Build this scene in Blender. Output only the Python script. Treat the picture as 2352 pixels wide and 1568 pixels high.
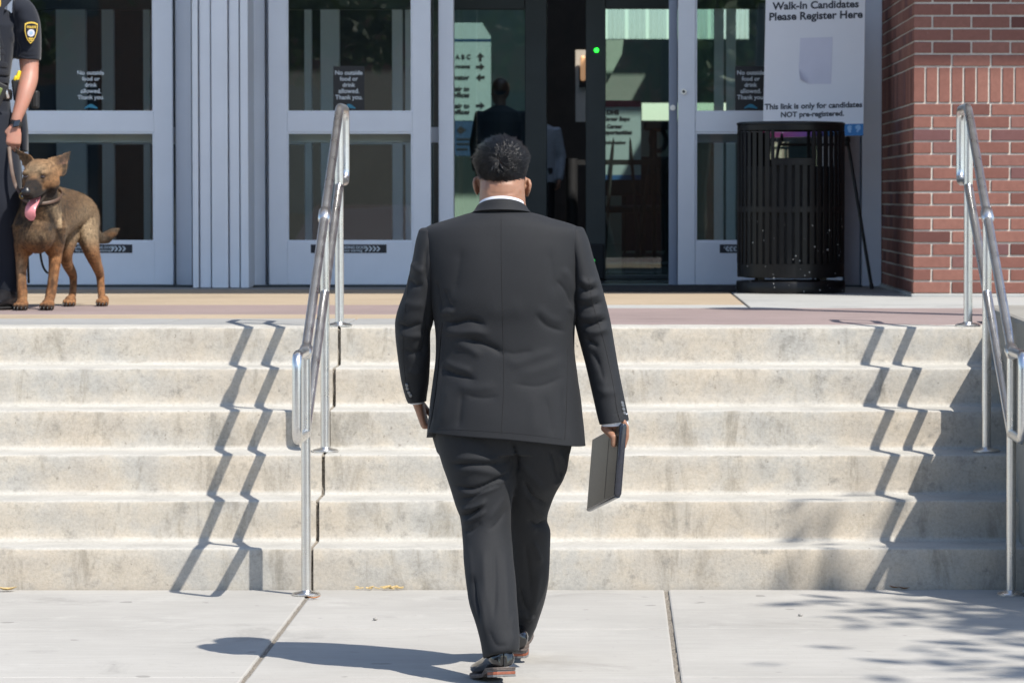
import bpy, bmesh, math, random
import numpy as np
from mathutils import Vector, Matrix
random.seed(7); np.random.seed(7)
R = math.radians
scn = bpy.context.scene
COL = scn.collection
for o in list(bpy.data.objects):
    bpy.data.objects.remove(o)

# ------------------------------------------------------------------ camera
CAM_H = 1.556          # eye height above the pavement
FD = 8556.4            # focal length in units of a 2352 x 1568 picture
X0, YC = 1408.7, 784.0
PITCH = math.atan(540 / 13970)
cam_d = bpy.data.cameras.new("camera")
cam = bpy.data.objects.new("camera", cam_d)
COL.objects.link(cam)
cam.location = (0, 0, CAM_H)
cam.rotation_euler = (R(90) - PITCH, 0, 0)
cam_d.sensor_width = 36
cam_d.lens = 36 * 13970 / 3840
cam_d.shift_x = -(2300 - 1920) / 3840
cam_d.clip_end = 3000
cam_d.dof.use_dof = True
cam_d.dof.focus_distance = 12.1
cam_d.dof.aperture_fstop = 12.0
scn.camera = cam

# ------------------------------------------------------------------ sky, sun, exposure
SUN = Vector((1.0, -0.97, 1.78)).normalized()      # towards the sun
elev = math.asin(SUN.z)
azim = math.atan2(SUN.x, SUN.y)
w = bpy.data.worlds.new("World"); scn.world = w
w.use_nodes = True
nt = w.node_tree
bg = nt.nodes["Background"]
sky = nt.nodes.new("ShaderNodeTexSky")
sky.sky_type = 'NISHITA'; sky.sun_disc = False
sky.sun_elevation = elev; sky.sun_rotation = azim
sky.air_density = 1.0; sky.dust_density = 0.6; sky.ozone_density = 1.5
nt.links.new(sky.outputs[0], bg.inputs[0])
bg.inputs[1].default_value = 0.14
ld = bpy.data.lights.new("sun", 'SUN'); ld.energy = 4.4; ld.angle = R(0.53); ld.color = (1.0, 0.945, 0.86)
lo = bpy.data.objects.new("sun", ld); COL.objects.link(lo)
lo.rotation_euler = SUN.to_track_quat('Z', 'Y').to_euler()
lo.location = (8, -8, 14)
scn.view_settings.view_transform = 'Standard'
scn.view_settings.look = 'None'
scn.view_settings.exposure = 0.64
scn.view_settings.gamma = 1
scn.view_settings.use_curve_mapping = False
scn.render.engine = 'CYCLES'
scn.cycles.use_denoising = True
scn.cycles.max_bounces = 8
scn.cycles.transparent_max_bounces = 12
scn.cycles.caustics_reflective = False
scn.cycles.caustics_refractive = False

# ------------------------------------------------------------------ geometry helpers
cp_, sp_ = math.cos(PITCH), math.sin(PITCH)
def at(x, y, Y):
    """the point that stands Y metres down the view axis behind picture position (x, y)"""
    u = (x - X0) / FD; v = -(y - YC) / FD
    dy = cp_ + v * sp_; dz = -sp_ + v * cp_
    k = Y / dy
    return Vector((u * k, Y, CAM_H + dz * k))
def px(x, Y): return (x - X0) * Y / FD
def pz(y, Y): return at(X0, y, Y).z
def ground_Y(y, z=0.0):
    """depth of the point at height z seen on picture line y"""
    v = -(y - YC) / FD
    return (CAM_H - z) * (cp_ + v * sp_) / (sp_ - v * cp_)

WL = {}
def tag(o, label=None, cat=None, group=None, kind=None):
    if label: o['label'] = label
    if cat: o['category'] = cat
    if group: o['group'] = group
    if kind: o['kind'] = kind
    return o
def empty(name, loc, label=None, cat=None, group=None):
    o = bpy.data.objects.new(name, None); COL.objects.link(o)
    o.location = loc; o.empty_display_size = .1
    WL[o.name] = Vector(loc)
    return tag(o, label, cat, group)

class MB:
    def __init__(s): s.v = []; s.f = []; s.m = []; s.mats = []
    def add(s, vs, fs, mi=0):
        b = len(s.v); s.v += [tuple(p) for p in vs]
        s.f += [tuple(i + b for i in f) for f in fs]; s.m += [mi] * len(fs)
        return b
    def box(s, x0, x1, y0, y1, z0, z1, mi=0):
        vs = [(x, y, z) for z in (z0, z1) for y in (y0, y1) for x in (x0, x1)]
        s.add(vs, [(0, 2, 3, 1), (4, 5, 7, 6), (0, 1, 5, 4), (2, 6, 7, 3), (0, 4, 6, 2), (1, 3, 7, 5)], mi); return s
    def obox(s, c, ax, ay, az, mi=0):
        """oriented box: centre and three half-axis vectors"""
        c, ax, ay, az = map(Vector, (c, ax, ay, az))
        vs = [c + ax * i + ay * j + az * k for k in (-1, 1) for j in (-1, 1) for i in (-1, 1)]
        s.add(vs, [(0, 2, 3, 1), (4, 5, 7, 6), (0, 1, 5, 4), (2, 6, 7, 3), (0, 4, 6, 2), (1, 3, 7, 5)], mi); return s
    def loft(s, rings, cap0=True, cap1=True, closed=True, mi=0):
        n = len(rings[0]); b = len(s.v)
        for r in rings: s.v += [tuple(p) for p in r]
        nf = []
        for i in range(len(rings) - 1):
            for j in range(n if closed else n - 1):
                k = (j + 1) % n
                nf.append((b + i * n + j, b + i * n + k, b + (i + 1) * n + k, b + (i + 1) * n + j))
        if cap0: nf.append(tuple(b + j for j in range(n))[::-1])
        if cap1: nf.append(tuple(b + (len(rings) - 1) * n + j for j in range(n)))
        s.f += nf; s.m += [mi] * len(nf); return s
    def tube(s, pts, r, n=12, ref=None, dome=0, mi=0, closed=False):
        """tube along pts; r is a number, or per point a number or (a, b): b lies along ref"""
        P = [Vector(p) for p in pts]; N = len(P)
        if not isinstance(r, (list, tuple)): r = [r] * N
        r = [q if isinstance(q, (list, tuple)) else (q, q) for q in r]
        T = []
        for i in range(N):
            a = P[max(i - 1, 0)]; c = P[min(i + 1, N - 1)]
            if closed: a = P[(i - 1) % N]; c = P[(i + 1) % N]
            T.append((c - a).normalized())
        rf = Vector(ref) if ref else None
        rings = []; B = None
        for i in range(N):
            t = T[i]
            if rf: B = rf - t * rf.dot(t)
            elif B is None:
                g = Vector((0, 0, 1)) if abs(t.z) < .9 else Vector((0, 1, 0))
                B = g - t * g.dot(t)
            else: B = B - t * B.dot(t)
            B.normalize(); A = B.cross(t)
            rings.append((P[i], A, B, t, r[i]))
        out = []
        def ring(p, A, B, q, k=1.0):
            return [p + A * (q[0] * k * math.cos(2 * math.pi * j / n)) + B * (q[1] * k * math.sin(2 * math.pi * j / n)) for j in range(n)]
        if dome:
            p, A, B, t, q = rings[0]; m = (q[0] + q[1]) / 2 * dome
            for g in (80, 55, 28): out.append(ring(p - t * m * math.sin(R(g)), A, B, q, math.cos(R(g))))
        for (p, A, B, t, q) in rings: out.append(ring(p, A, B, q))
        if dome:
            p, A, B, t, q = rings[-1]; m = (q[0] + q[1]) / 2 * dome
            for g in (28, 55, 80): out.append(ring(p + t * m * math.sin(R(g)), A, B, q, math.cos(R(g))))
        if closed: out.append(out[0]); s.loft(out, False, False, mi=mi)
        else: s.loft(out, mi=mi)
        return s
    def ball(s, c, rx, ry=None, rz=None, n=16, m=10, rot=None, mi=0):
        ry = ry or rx; rz = rz or rx; c = Vector(c)
        rings = []
        for i in range(1, m):
            a = math.pi * i / m - math.pi / 2
            ring = []
            for j in range(n):
                b = 2 * math.pi * j / n
                p = Vector((rx * math.cos(a) * math.cos(b), ry * math.cos(a) * math.sin(b), rz * math.sin(a)))
                if rot: p = rot @ p
                ring.append(c + p)
            rings.append(ring)
        s.loft(rings, mi=mi); return s
    def lathe(s, prof, c, n=32, mi=0, cap=True):
        c = Vector(c)
        rings = [[c + Vector((r * math.cos(2 * math.pi * j / n), r * math.sin(2 * math.pi * j / n), z)) for j in range(n)] for r, z in prof]
        s.loft(rings, cap, cap, mi=mi); return s
    def prism(s, poly, o, u, v, w, mi=0):
        """2-D polygon in the plane o + a*u + b*v, thickened along w"""
        o, u, v, w = map(Vector, (o, u, v, w)); n = len(poly)
        a = [o + u * p[0] + v * p[1] for p in poly]; b = [p + w for p in a]
        s.add(a + b, [tuple(range(n))[::-1], tuple(range(n, 2 * n))] + [(i, (i + 1) % n, n + (i + 1) % n, n + i) for i in range(n)], mi); return s
    def build(s, name, mat=None, parent=None, smooth=False, bevel=0, seg=2, autos=None):
        me = bpy.data.meshes.new(name)
        V = [Vector(p) for p in s.v]
        if parent is not None: off = WL[parent.name]
        else:
            xs = [p.x for p in V]; ys = [p.y for p in V]; zs = [p.z for p in V]
            off = Vector(((min(xs) + max(xs)) / 2, (min(ys) + max(ys)) / 2, min(zs)))
        me.from_pydata([tuple(p - off) for p in V], [], s.f)
        mats = mat if isinstance(mat, (list, tuple)) else [mat]
        for m_ in mats:
            if m_: me.materials.append(m_)
        if len(mats) > 1: me.polygons.foreach_set('material_index', s.m)
        bm = bmesh.new(); bm.from_mesh(me); bmesh.ops.recalc_face_normals(bm, faces=bm.faces[:]); bm.to_mesh(me); bm.free()
        if smooth: me.polygons.foreach_set('use_smooth', [True] * len(me.polygons))
        me.update()
        o = bpy.data.objects.new(name, me); COL.objects.link(o)
        if parent is not None:
            o.parent = parent; WL[o.name] = Vector(off)
        else:
            o.location = off; WL[o.name] = Vector(off)
        if bevel:
            b = o.modifiers.new('bevel', 'BEVEL'); b.width = bevel; b.segments = seg; b.limit_method = 'ANGLE'; b.angle_limit = R(35)
            if not smooth: me.polygons.foreach_set('use_smooth', [False] * len(me.polygons))
        if autos:
            try:
                me.polygons.foreach_set('use_smooth', [True] * len(me.polygons))
                me.set_sharp_from_angle(angle=R(autos))
            except Exception: pass
        return o

def spline(pts, n):
    """Catmull-Rom through pts (tuples of any length), n samples per span"""
    P = [np.array(p, float) for p in pts]; out = []
    for i in range(len(P) - 1):
        a = P[i - 1] if i else 2 * P[0] - P[1]; b = P[i]; c = P[i + 1]
        d = P[i + 2] if i + 2 < len(P) else 2 * P[-1] - P[-2]
        for k in range(n):
            t = k / n
            out.append(.5 * (2 * b + (c - a) * t + (2 * a - 5 * b + 4 * c - d) * t * t + (3 * b - a - 3 * c + d) * t ** 3))
    out.append(P[-1]); return out
def interp(tab, x):
    """smooth table lookup: rows (x, a, b, ...) sorted by x"""
    T = np.array(tab, float); return [float(np.interp(x, T[:, 0], T[:, k])) for k in range(1, T.shape[1])]

def organic(o, voxel, smooth=6, fac=.5):
    """fuse the overlapping closed shells of o into one continuous surface"""
    m = o.modifiers.new('r', 'REMESH'); m.mode = 'VOXEL'; m.voxel_size = voxel; m.use_smooth_shade = True
    if smooth:
        q = o.modifiers.new('s', 'SMOOTH'); q.factor = fac; q.iterations = smooth
    dg = bpy.context.evaluated_depsgraph_get()
    me = bpy.data.meshes.new_from_object(o.evaluated_get(dg))
    mats = [x for x in o.data.materials]
    o.modifiers.clear(); old = o.data; o.data = me; me.name = o.name
    if not me.materials:
        for x in mats: me.materials.append(x)
    bpy.data.meshes.remove(old)
    me.polygons.foreach_set('use_smooth', [True] * len(me.polygons)); me.update()
    return o
def subdivide(o, lv):
    m = o.modifiers.new('s', 'SUBSURF'); m.levels = lv; m.render_levels = lv
    dg = bpy.context.evaluated_depsgraph_get()
    me = bpy.data.meshes.new_from_object(o.evaluated_get(dg))
    o.modifiers.clear(); o.data = me
    me.polygons.foreach_set('use_smooth', [True] * len(me.polygons)); me.update(); return o
def coords(o):
    n = len(o.data.vertices); a = np.empty(n * 3, 'f'); o.data.vertices.foreach_get('co', a); a = a.reshape(-1, 3)
    b = np.empty(n * 3, 'f'); o.data.vertices.foreach_get('normal', b)
    return a.astype(float), b.reshape(-1, 3).astype(float)
def setco(o, a):
    o.data.vertices.foreach_set('co', a.astype('f').ravel()); o.data.update()
def picxy(P):
    """picture coordinates of world points"""
    dz = P[:, 2] - CAM_H; fw = P[:, 1] * cp_ - dz * sp_; up = dz * cp_ + P[:, 1] * sp_
    return X0 + FD * P[:, 0] / fw, YC - FD * up / fw
def folds(o, strokes, off, face=True, gain=1.0):
    """press cloth folds into o. stroke = (points in picture units, width, height in mm); each is a ridge (or a valley when negative) that dies out at its ends"""
    a, nrm = coords(o); W_ = a + np.array(off)
    X, Y = picxy(W_); d = np.zeros(len(a))
    for pts, wd, amp in strokes:
        P = np.array(spline(pts, 5)); L = np.r_[0, np.cumsum(np.hypot(*np.diff(P, axis=0).T))]; tot = L[-1]
        best = np.full(len(a), 1e9); tt = np.zeros(len(a))
        m = (X > P[:, 0].min() - 4 * wd) & (X < P[:, 0].max() + 4 * wd) & (Y > P[:, 1].min() - 4 * wd) & (Y < P[:, 1].max() + 4 * wd)
        if not m.any(): continue
        xs, ys = X[m], Y[m]; bb = np.full(len(xs), 1e9); bt = np.zeros(len(xs))
        for i in range(len(P) - 1):
            ax, ay = P[i]; bx, by = P[i + 1]; ux, uy = bx - ax, by - ay; l2 = ux * ux + uy * uy + 1e-9
            t = np.clip(((xs - ax) * ux + (ys - ay) * uy) / l2, 0, 1)
            dd = np.hypot(xs - ax - t * ux, ys - ay - t * uy); q = dd < bb
            bb[q] = dd[q]; bt[q] = (L[i] + t[q] * (L[i + 1] - L[i]))
        s = bt / tot
        env = np.clip(np.minimum(s, 1 - s) / .28, 0, 1); env = env * env * (3 - 2 * env)
        if tot < 1: env[:] = 1
        prof = np.exp(-(bb / wd) ** 2) if (amp > 0 or wd < 3) else 1.15 * np.exp(-bb * 1.5 / wd)
        d[m] += amp * (.62 if amp > 0 else 1.0) * .001 * prof * env
    if face:
        k = np.clip(-nrm[:, 1] * 2.2 + .35, 0, 1); d *= k
    a += nrm * (d * gain)[:, None]; setco(o, a)
def vnoise(P, scale, seed=0):
    """cheap smooth 3-D noise in -1..1"""
    rs = np.random.RandomState(seed); out = np.zeros(len(P))
    for k in range(5):
        q = rs.normal(size=3); q *= scale * (.7 + .6 * rs.rand()) / np.linalg.norm(q)
        out += np.sin(P @ q + rs.rand() * 6.28)
    return out / 3
# ------------------------------------------------------------------ materials
def mat(name):
    m = bpy.data.materials.new(name); m.use_nodes = True
    nt = m.node_tree; b = nt.nodes['Principled BSDF']
    return m, nt, b
def nd(nt, typ, **kw):
    n = nt.nodes.new('ShaderNode' + typ)
    for k, v in kw.items():
        if k.startswith('i_'):
            key = k[2:]; key = int(key) if key.isdigit() else key.replace('_', ' ')
            n.inputs[key].default_value = v
        else: setattr(n, k, v)
    return n
def ramp(nt, src, stops, out=0):
    r = nt.nodes.new('ShaderNodeValToRGB'); el = r.color_ramp.elements
    while len(el) < len(stops): el.new(.5)
    for e, (p, c) in zip(el, stops):
        e.position = p; e.color = (*c, 1) if len(c) == 3 else c
    nt.links.new(src, r.inputs[0]); return r.outputs[0]
def mixc(nt, fac, a, b, blend='MIX'):
    n = nt.nodes.new('ShaderNodeMix'); n.data_type = 'RGBA'; n.blend_type = blend
    for sock, val in ((0, fac), (6, a), (7, b)):
        if hasattr(val, 'links'): nt.links.new(val, n.inputs[sock])
        elif isinstance(val, (int, float)): n.inputs[sock].default_value = val
        else: n.inputs[sock].default_value = (*val, 1)
    return n.outputs[2]
def noise(nt, scale, detail=4, rough=.55, vec=None, stretch=None, dist=0):
    tc = nd(nt, 'TexCoord'); src = tc.outputs['Object']
    if stretch:
        mp = nd(nt, 'Mapping'); mp.inputs['Scale'].default_value = stretch; nt.links.new(src, mp.inputs[0]); src = mp.outputs[0]
    n = nd(nt, 'TexNoise'); n.inputs['Scale'].default_value = scale; n.inputs['Detail'].default_value = detail; n.inputs['Roughness'].default_value = rough
    n.inputs['Distortion'].default_value = dist
    nt.links.new(src, n.inputs['Vector']); return n.outputs['Fac']
def bump(nt, b, h, strength=.3, dist=.01):
    n = nd(nt, 'Bump'); n.inputs['Strength'].default_value = strength; n.inputs['Distance'].default_value = dist
    nt.links.new(h, n.inputs['Height']); nt.links.new(n.outputs[0], b.inputs['Normal']); return n
def simple(name, c, rough=.5, metal=0, spec=.5, var=.08, scale=30, bmp=0, bdist=.002, coat=0):
    m, nt, b = mat(name)
    n = noise(nt, scale, 5)
    lo = tuple(x * (1 - var) for x in c); hi = tuple(min(1, x * (1 + var)) for x in c)
    nt.links.new(ramp(nt, n, [(.3, lo), (.7, hi)]), b.inputs['Base Color'])
    b.inputs['Roughness'].default_value = rough; b.inputs['Metallic'].default_value = metal
    b.inputs['Specular IOR Level'].default_value = spec; b.inputs['Coat Weight'].default_value = coat
    if bmp: bump(nt, b, noise(nt, scale * 4, 6), bmp, bdist)
    return m

def concrete_steps():
    m, nt, b = mat('stained cast concrete')
    n1 = noise(nt, 1.7, 6, .6)
    n2 = noise(nt, 7, 7, .68)
    n3 = noise(nt, 2.1, 8, .7, stretch=(3.2, 1, .8), dist=.6)
    n4 = noise(nt, 130, 3, .6)
    base = ramp(nt, n2, [(.28, (.33, .320, .296)), (.46, (.41, .394, .36)), (.58, (.45, .418, .362)), (.72, (.485, .470, .43))])
    warm = ramp(nt, n1, [(.40, (0, 0, 0)), (.62, (1, 1, 1))])
    c = mixc(nt, warm, base, mixc(nt, .42, base, (.47, .375, .265)))
    stain = ramp(nt, n3, [(.53, (0, 0, 0)), (.67, (.62, .62, .62))])
    c = mixc(nt, stain, c, (.185, .165, .13))
    blot = ramp(nt, noise(nt, 11, 8, .75), [(.55, (0, 0, 0)), (.68, (.75, .75, .75))])
    c = mixc(nt, blot, c, (.20, .19, .17))
    c = mixc(nt, ramp(nt, n4, [(.35, (0, 0, 0)), (.8, (.28, .28, .28))]), c, (.42, .395, .34))
    # the walked-on upward faces are worn pale and clean
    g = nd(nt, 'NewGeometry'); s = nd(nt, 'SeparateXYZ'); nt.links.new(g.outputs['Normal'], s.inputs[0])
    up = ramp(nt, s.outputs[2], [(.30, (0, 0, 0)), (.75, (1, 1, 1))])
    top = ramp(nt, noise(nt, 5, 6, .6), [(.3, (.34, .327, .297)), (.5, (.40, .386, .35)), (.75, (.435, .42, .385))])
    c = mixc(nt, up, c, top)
    gr = ramp(nt, noise(nt, 75, 4, .75), [(.30, (.84, .84, .83)), (.5, (1, 1, 1)), (.72, (1.14, 1.14, 1.13))])
    c = mixc(nt, 1.0, c, gr, 'MULTIPLY')
    pit = ramp(nt, noise(nt, 42, 2, .4), [(.73, (0, 0, 0)), (.76, (.5, .5, .5))])
    c = mixc(nt, pit, c, (.16, .145, .12))
    nt.links.new(c, b.inputs['Base Color']); b.inputs['Roughness'].default_value = .9; b.inputs['Specular IOR Level'].default_value = .25
    ad = nd(nt, 'Math', operation='ADD'); nt.links.new(n4, ad.inputs[0]); nt.links.new(noise(nt, 24, 6, .7, stretch=(.35, 1, 1.6)), ad.inputs[1])
    bump(nt, b, ad.outputs[0], .2, .004); return m
def concrete_walk(name, c0, c1, streak=.5, st=(1.2, 24, 1)):
    m, nt, b = mat(name)
    s = noise(nt, 3.5, 8, .7, stretch=st)
    n1 = noise(nt, .9, 5, .6); n2 = noise(nt, 160, 3, .6)
    c = ramp(nt, s, [(.25, c0), (.75, c1)])
    c = mixc(nt, ramp(nt, n1, [(.42, (0, 0, 0)), (.68, (.55, .55, .55))]), c, tuple(x * .84 for x in c0))
    c = mixc(nt, ramp(nt, noise(nt, 3.1, 6, .7), [(.56, (0, 0, 0)), (.74, (.5, .5, .5))]), c, tuple(min(1, x * 1.12) for x in c1))
    sp = ramp(nt, noise(nt, 60, 2, .5), [(.70, (0, 0, 0)), (.76, (.5, .5, .5))])
    c = mixc(nt, sp, c, tuple(x * .62 for x in c0))
    c = mixc(nt, ramp(nt, noise(nt, 1.6, 9, .72, dist=.8), [(.56, (0, 0, 0)), (.66, (.42, .42, .42))]), c, tuple(x * .66 for x in c0))
    c = mixc(nt, ramp(nt, noise(nt, 9, 2, .4), [(.73, (0, 0, 0)), (.755, (.55, .55, .55))]), c, tuple(x * .5 for x in c0))
    c = mixc(nt, ramp(nt, n2, [(.3, (.12, .12, .12)), (.7, (0, 0, 0))]), c, (.2, .2, .2))
    nt.links.new(c, b.inputs['Base Color']); b.inputs['Roughness'].default_value = .92; b.inputs['Specular IOR Level'].default_value = .2
    ad = nd(nt, 'Math', operation='ADD'); nt.links.new(s, ad.inputs[0]); nt.links.new(n2, ad.inputs[1])
    bump(nt, b, ad.outputs[0], .3, .004); return m
def brushed_steel():
    m, nt, b = mat('satin stainless steel')
    n = noise(nt, 40, 4, .6, stretch=(1, 1, 18))
    nt.links.new(ramp(nt, n, [(.3, (.66, .65, .63)), (.7, (.80, .79, .77))]), b.inputs['Base Color'])
    b.inputs['Metallic'].default_value = 1
    nt.links.new(ramp(nt, noise(nt, 14, 4), [(.3, (.26,) * 3), (.7, (.36,) * 3)]), b.inputs['Roughness'])
    return m
def brick_mat():
    m, nt, b = mat('fired red brick')
    oi = nd(nt, 'Attribute', attribute_name='tone')
    c = ramp(nt, oi.outputs['Fac'], [(0, (.12, .052, .045)), (.2, (.195, .086, .069)), (.55, (.245, .112, .088)), (.8, (.29, .140, .108)), (1, (.155, .076, .076))])
    n = noise(nt, 45, 6, .7)
    c = mixc(nt, ramp(nt, n, [(.3, (.35, .35, .35)), (.7, (0, 0, 0))]), c, (.085, .034, .027))
    fl = ramp(nt, noise(nt, 22, 5, .6), [(.70, (0, 0, 0)), (.78, (.35, .35, .35))])
    c = mixc(nt, fl, c, (.34, .26, .22))
    nt.links.new(c, b.inputs['Base Color']); b.inputs['Roughness'].default_value = .85; b.inputs['Specular IOR Level'].default_value = .25
    bump(nt, b, noise(nt, 220, 5, .7), .35, .003); return m
def cloth(name, c, scale=900, sheen=.3, var=.25, rough=.85, weave=.25, spec=.25):
    m, nt, b = mat(name)
    n = noise(nt, scale, 2, .5)
    n2 = noise(nt, 9, 4, .6)
    c1 = ramp(nt, n, [(.32, tuple(x * (1 - var) for x in c)), (.68, tuple(x * (1 + var) for x in c))])
    c2 = mixc(nt, ramp(nt, n2, [(.3, (0, 0, 0)), (.8, (.22, .22, .22))]), c1, tuple(x * 1.25 for x in c))
    nt.links.new(c2, b.inputs['Base Color']); b.inputs['Roughness'].default_value = rough
    b.inputs['Sheen Weight'].default_value = sheen; b.inputs['Sheen Roughness'].default_value = .45
    b.inputs['Specular IOR Level'].default_value = spec
    bump(nt, b, noise(nt, scale * .7, 3, .6), weave, .0012); return m
def skin(name, c, red):
    m, nt, b = mat(name)
    n = noise(nt, 22, 5, .6); n2 = noise(nt, 260, 3, .6)
    k = ramp(nt, n, [(.3, c), (.72, red)])
    k = mixc(nt, ramp(nt, n2, [(.4, (0, 0, 0)), (.75, (.25, .25, .25))]), k, tuple(x * .7 for x in c))
    nt.links.new(k, b.inputs['Base Color']); b.inputs['Roughness'].default_value = .5
    b.inputs['Subsurface Weight'].default_value = .15; b.inputs['Subsurface Radius'].default_value = (.012, .005, .003); b.inputs['Subsurface Scale'].default_value = .5
    bump(nt, b, n2, .15, .001); return m
def glass(name, tint=(.80, .88, .86), refl=.06):
    m, nt, b = mat(name); nt.nodes.remove(b)
    tr = nd(nt, 'BsdfTransparent'); tr.inputs[0].default_value = (*tint, 1)
    gl = nd(nt, 'BsdfGlossy'); gl.inputs['Roughness'].default_value = .004
    fr = nd(nt, 'Fresnel'); fr.inputs[0].default_value = 1.5
    mul = nd(nt, 'Math', operation='MULTIPLY_ADD'); mul.inputs[1].default_value = 1.2; mul.inputs[2].default_value = refl
    wob = noise(nt, 2.5, 2); bn = nd(nt, 'Bump'); bn.inputs['Strength'].default_value = .02; bn.inputs['Distance'].default_value = .01
    nt.links.new(wob, bn.inputs['Height']); nt.links.new(bn.outputs[0], gl.inputs['Normal'])
    nt.links.new(fr.outputs[0], mul.inputs[0])
    mx = nd(nt, 'MixShader'); nt.links.new(mul.outputs[0], mx.inputs[0]); nt.links.new(tr.outputs[0], mx.inputs[1]); nt.links.new(gl.outputs[0], mx.inputs[2])
    nt.links.new(mx.outputs[0], nt.nodes['Material Output'].inputs[0]); return m
def emit(name, c, s):
    m, nt, b = mat(name); b.inputs['Base Color'].default_value = (*c, 1)
    b.inputs['Emission Color'].default_value = (*c, 1); b.inputs['Emission Strength'].default_value = s; return m

M = dict(
    steps=concrete_steps(),
    walk=concrete_walk('broomed pavement concrete', (.34, .327, .30), (.432, .418, .388)),
    tan=concrete_walk('tan coloured concrete', (.36, .29, .205), (.42, .34, .25), st=(2, 6, 1)),
    mauve=concrete_walk('mauve coloured concrete', (.25, .195, .185), (.295, .23, .218), st=(2, 6, 1)),
    slab=concrete_walk('grey landing concrete', (.27, .27, .262), (.325, .325, .315), st=(2, 6, 1)),
    lightslab=concrete_walk('pale landing concrete', (.35, .355, .345), (.41, .415, .40), st=(2, 6, 1)),
    wallc=concrete_walk('cast wall concrete', (.25, .24, .215), (.32, .305, .27), st=(2, 2, 3)),
    steel=brushed_steel(),
    brick=brick_mat(),
    mortar=simple('pale mortar', (.54, .50, .44), .95, var=.12, scale=60, bmp=.4),
    alu=simple('anodised aluminium', (.72, .76, .82), .42, metal=.15, var=.03, scale=4),
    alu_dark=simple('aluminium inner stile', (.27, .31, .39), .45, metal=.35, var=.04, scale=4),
    dark_alu=simple('dark bronze aluminium', (.045, .055, .055), .4, metal=.3, var=.1, scale=5),
    alu_brightened=simple('brightened inner aluminium', (.86, .88, .90), .5, var=.02, scale=4),  # lighter copy of the aluminium, its tone makes up for dim light indoors
    rubber=simple('black rubber', (.012, .012, .013), .7, var=.2),
    joint=simple('sandy joint filler', (.19, .168, .138), .95, var=.6, scale=120, bmp=.8),
    glass=glass('door glass', (.93, .98, .965), .05),
    glass_in=glass('vestibule glass', (.74, .84, .80), .03),
    black_metal=simple('black coated steel', (.006, .006, .0065), .38, spec=.28, var=.3, scale=18, bmp=.05),
    black=simple('matt black', (.012, .012, .013), .6, var=.25),
    white=simple('white board', (.80, .80, .81), .45, var=.02, scale=3),
    paper=simple('white paper', (.66, .66, .74), .6, var=.03, scale=6),
    ink=simple('black ink', (.02, .02, .025), .6, var=.1),
    decal=simple('grey decal film', (.014, .014, .015), .45, var=.1),
    decal_text=simple('white vinyl', (.62, .68, .72), .6, var=.03),
    blue=simple('blue print', (.02, .17, .42), .4, var=.05),
    suit=cloth('charcoal wool', (.0116, .0127, .0152), 950, .03, .45, .78, .35, .32),
    suit_dark=cloth('charcoal lining', (.012, .012, .013), 700, .1, .2),
    shirt=cloth('white shirt cotton', (.66, .68, .74), 500, .1, .04, .8, .1),
    hair=simple('black hair', (.006, .0058, .0070), .36, spec=.62, var=.35, scale=60),
    skin_man=skin('tan skin', (.275, .148, .092), (.295, .145, .090)),
    skin_off=skin('fair skin', (.38, .20, .145), (.42, .185, .13)),
    shoe=simple('polished black leather', (.008, .008, .009), .16, spec=.6, var=.2, scale=40, coat=.6),
    sole=simple('orange brown leather sole', (.24, .070, .035), .55, var=.25, scale=70),
    welt=simple('worn grey welt', (.10, .08, .07), .7, var=.3, scale=90),
    heeltip=simple('grey rubber heel', (.15, .15, .15), .8, var=.2, scale=80),
    leather=simple('taupe folder leather', (.10, .089, .071), .38, var=.18, scale=160, bmp=.15, bdist=.001),
    leather_edge=simple('dark folder edge', (.018, .020, .030), .25, var=.2, scale=80, coat=.4),
    pages=simple('paper edge', (.6, .6, .58), .8, var=.1, scale=300),
    button=simple('smoked horn button', (.11, .11, .11), .2, var=.3, scale=200, coat=.5),
    navy=cloth('navy uniform twill', (.009, .0115, .019), 700, .22, .2),
    navy_dark=cloth('navy vest nylon', (.010, .012, .018), 500, .15, .25),
    boot=simple('black boot leather', (.010, .010, .012), .4, var=.3, scale=60),
    yellow=simple('yellow plastic', (.75, .55, .02), .45, var=.05),
    olive=simple('olive green panel', (.16, .20, .06), .5, var=.1),
    gold=simple('gold embroidery', (.62, .42, .06), .6, var=.2, scale=300),
    silver=simple('silver embroidery', (.50, .50, .55), .6, var=.25, scale=250),
    brown_leather=simple('brown leather strap', (.085, .05, .034), .55, var=.2, scale=80),
    watch=simple('watch glass', (.006, .006, .007), .08, var=.1, coat=1),
    tongue=simple('wet pink tongue', (.62, .22, .24), .3, var=.12, scale=60, coat=.4),
    nose=simple('wet black nose', (.010, .010, .012), .4, var=.2, scale=120, coat=.15),
    claw=simple('dark claw', (.02, .018, .016), .35),
    eye=simple('dark brown eye', (.022, .010, .006), .05, coat=1),
)
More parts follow.
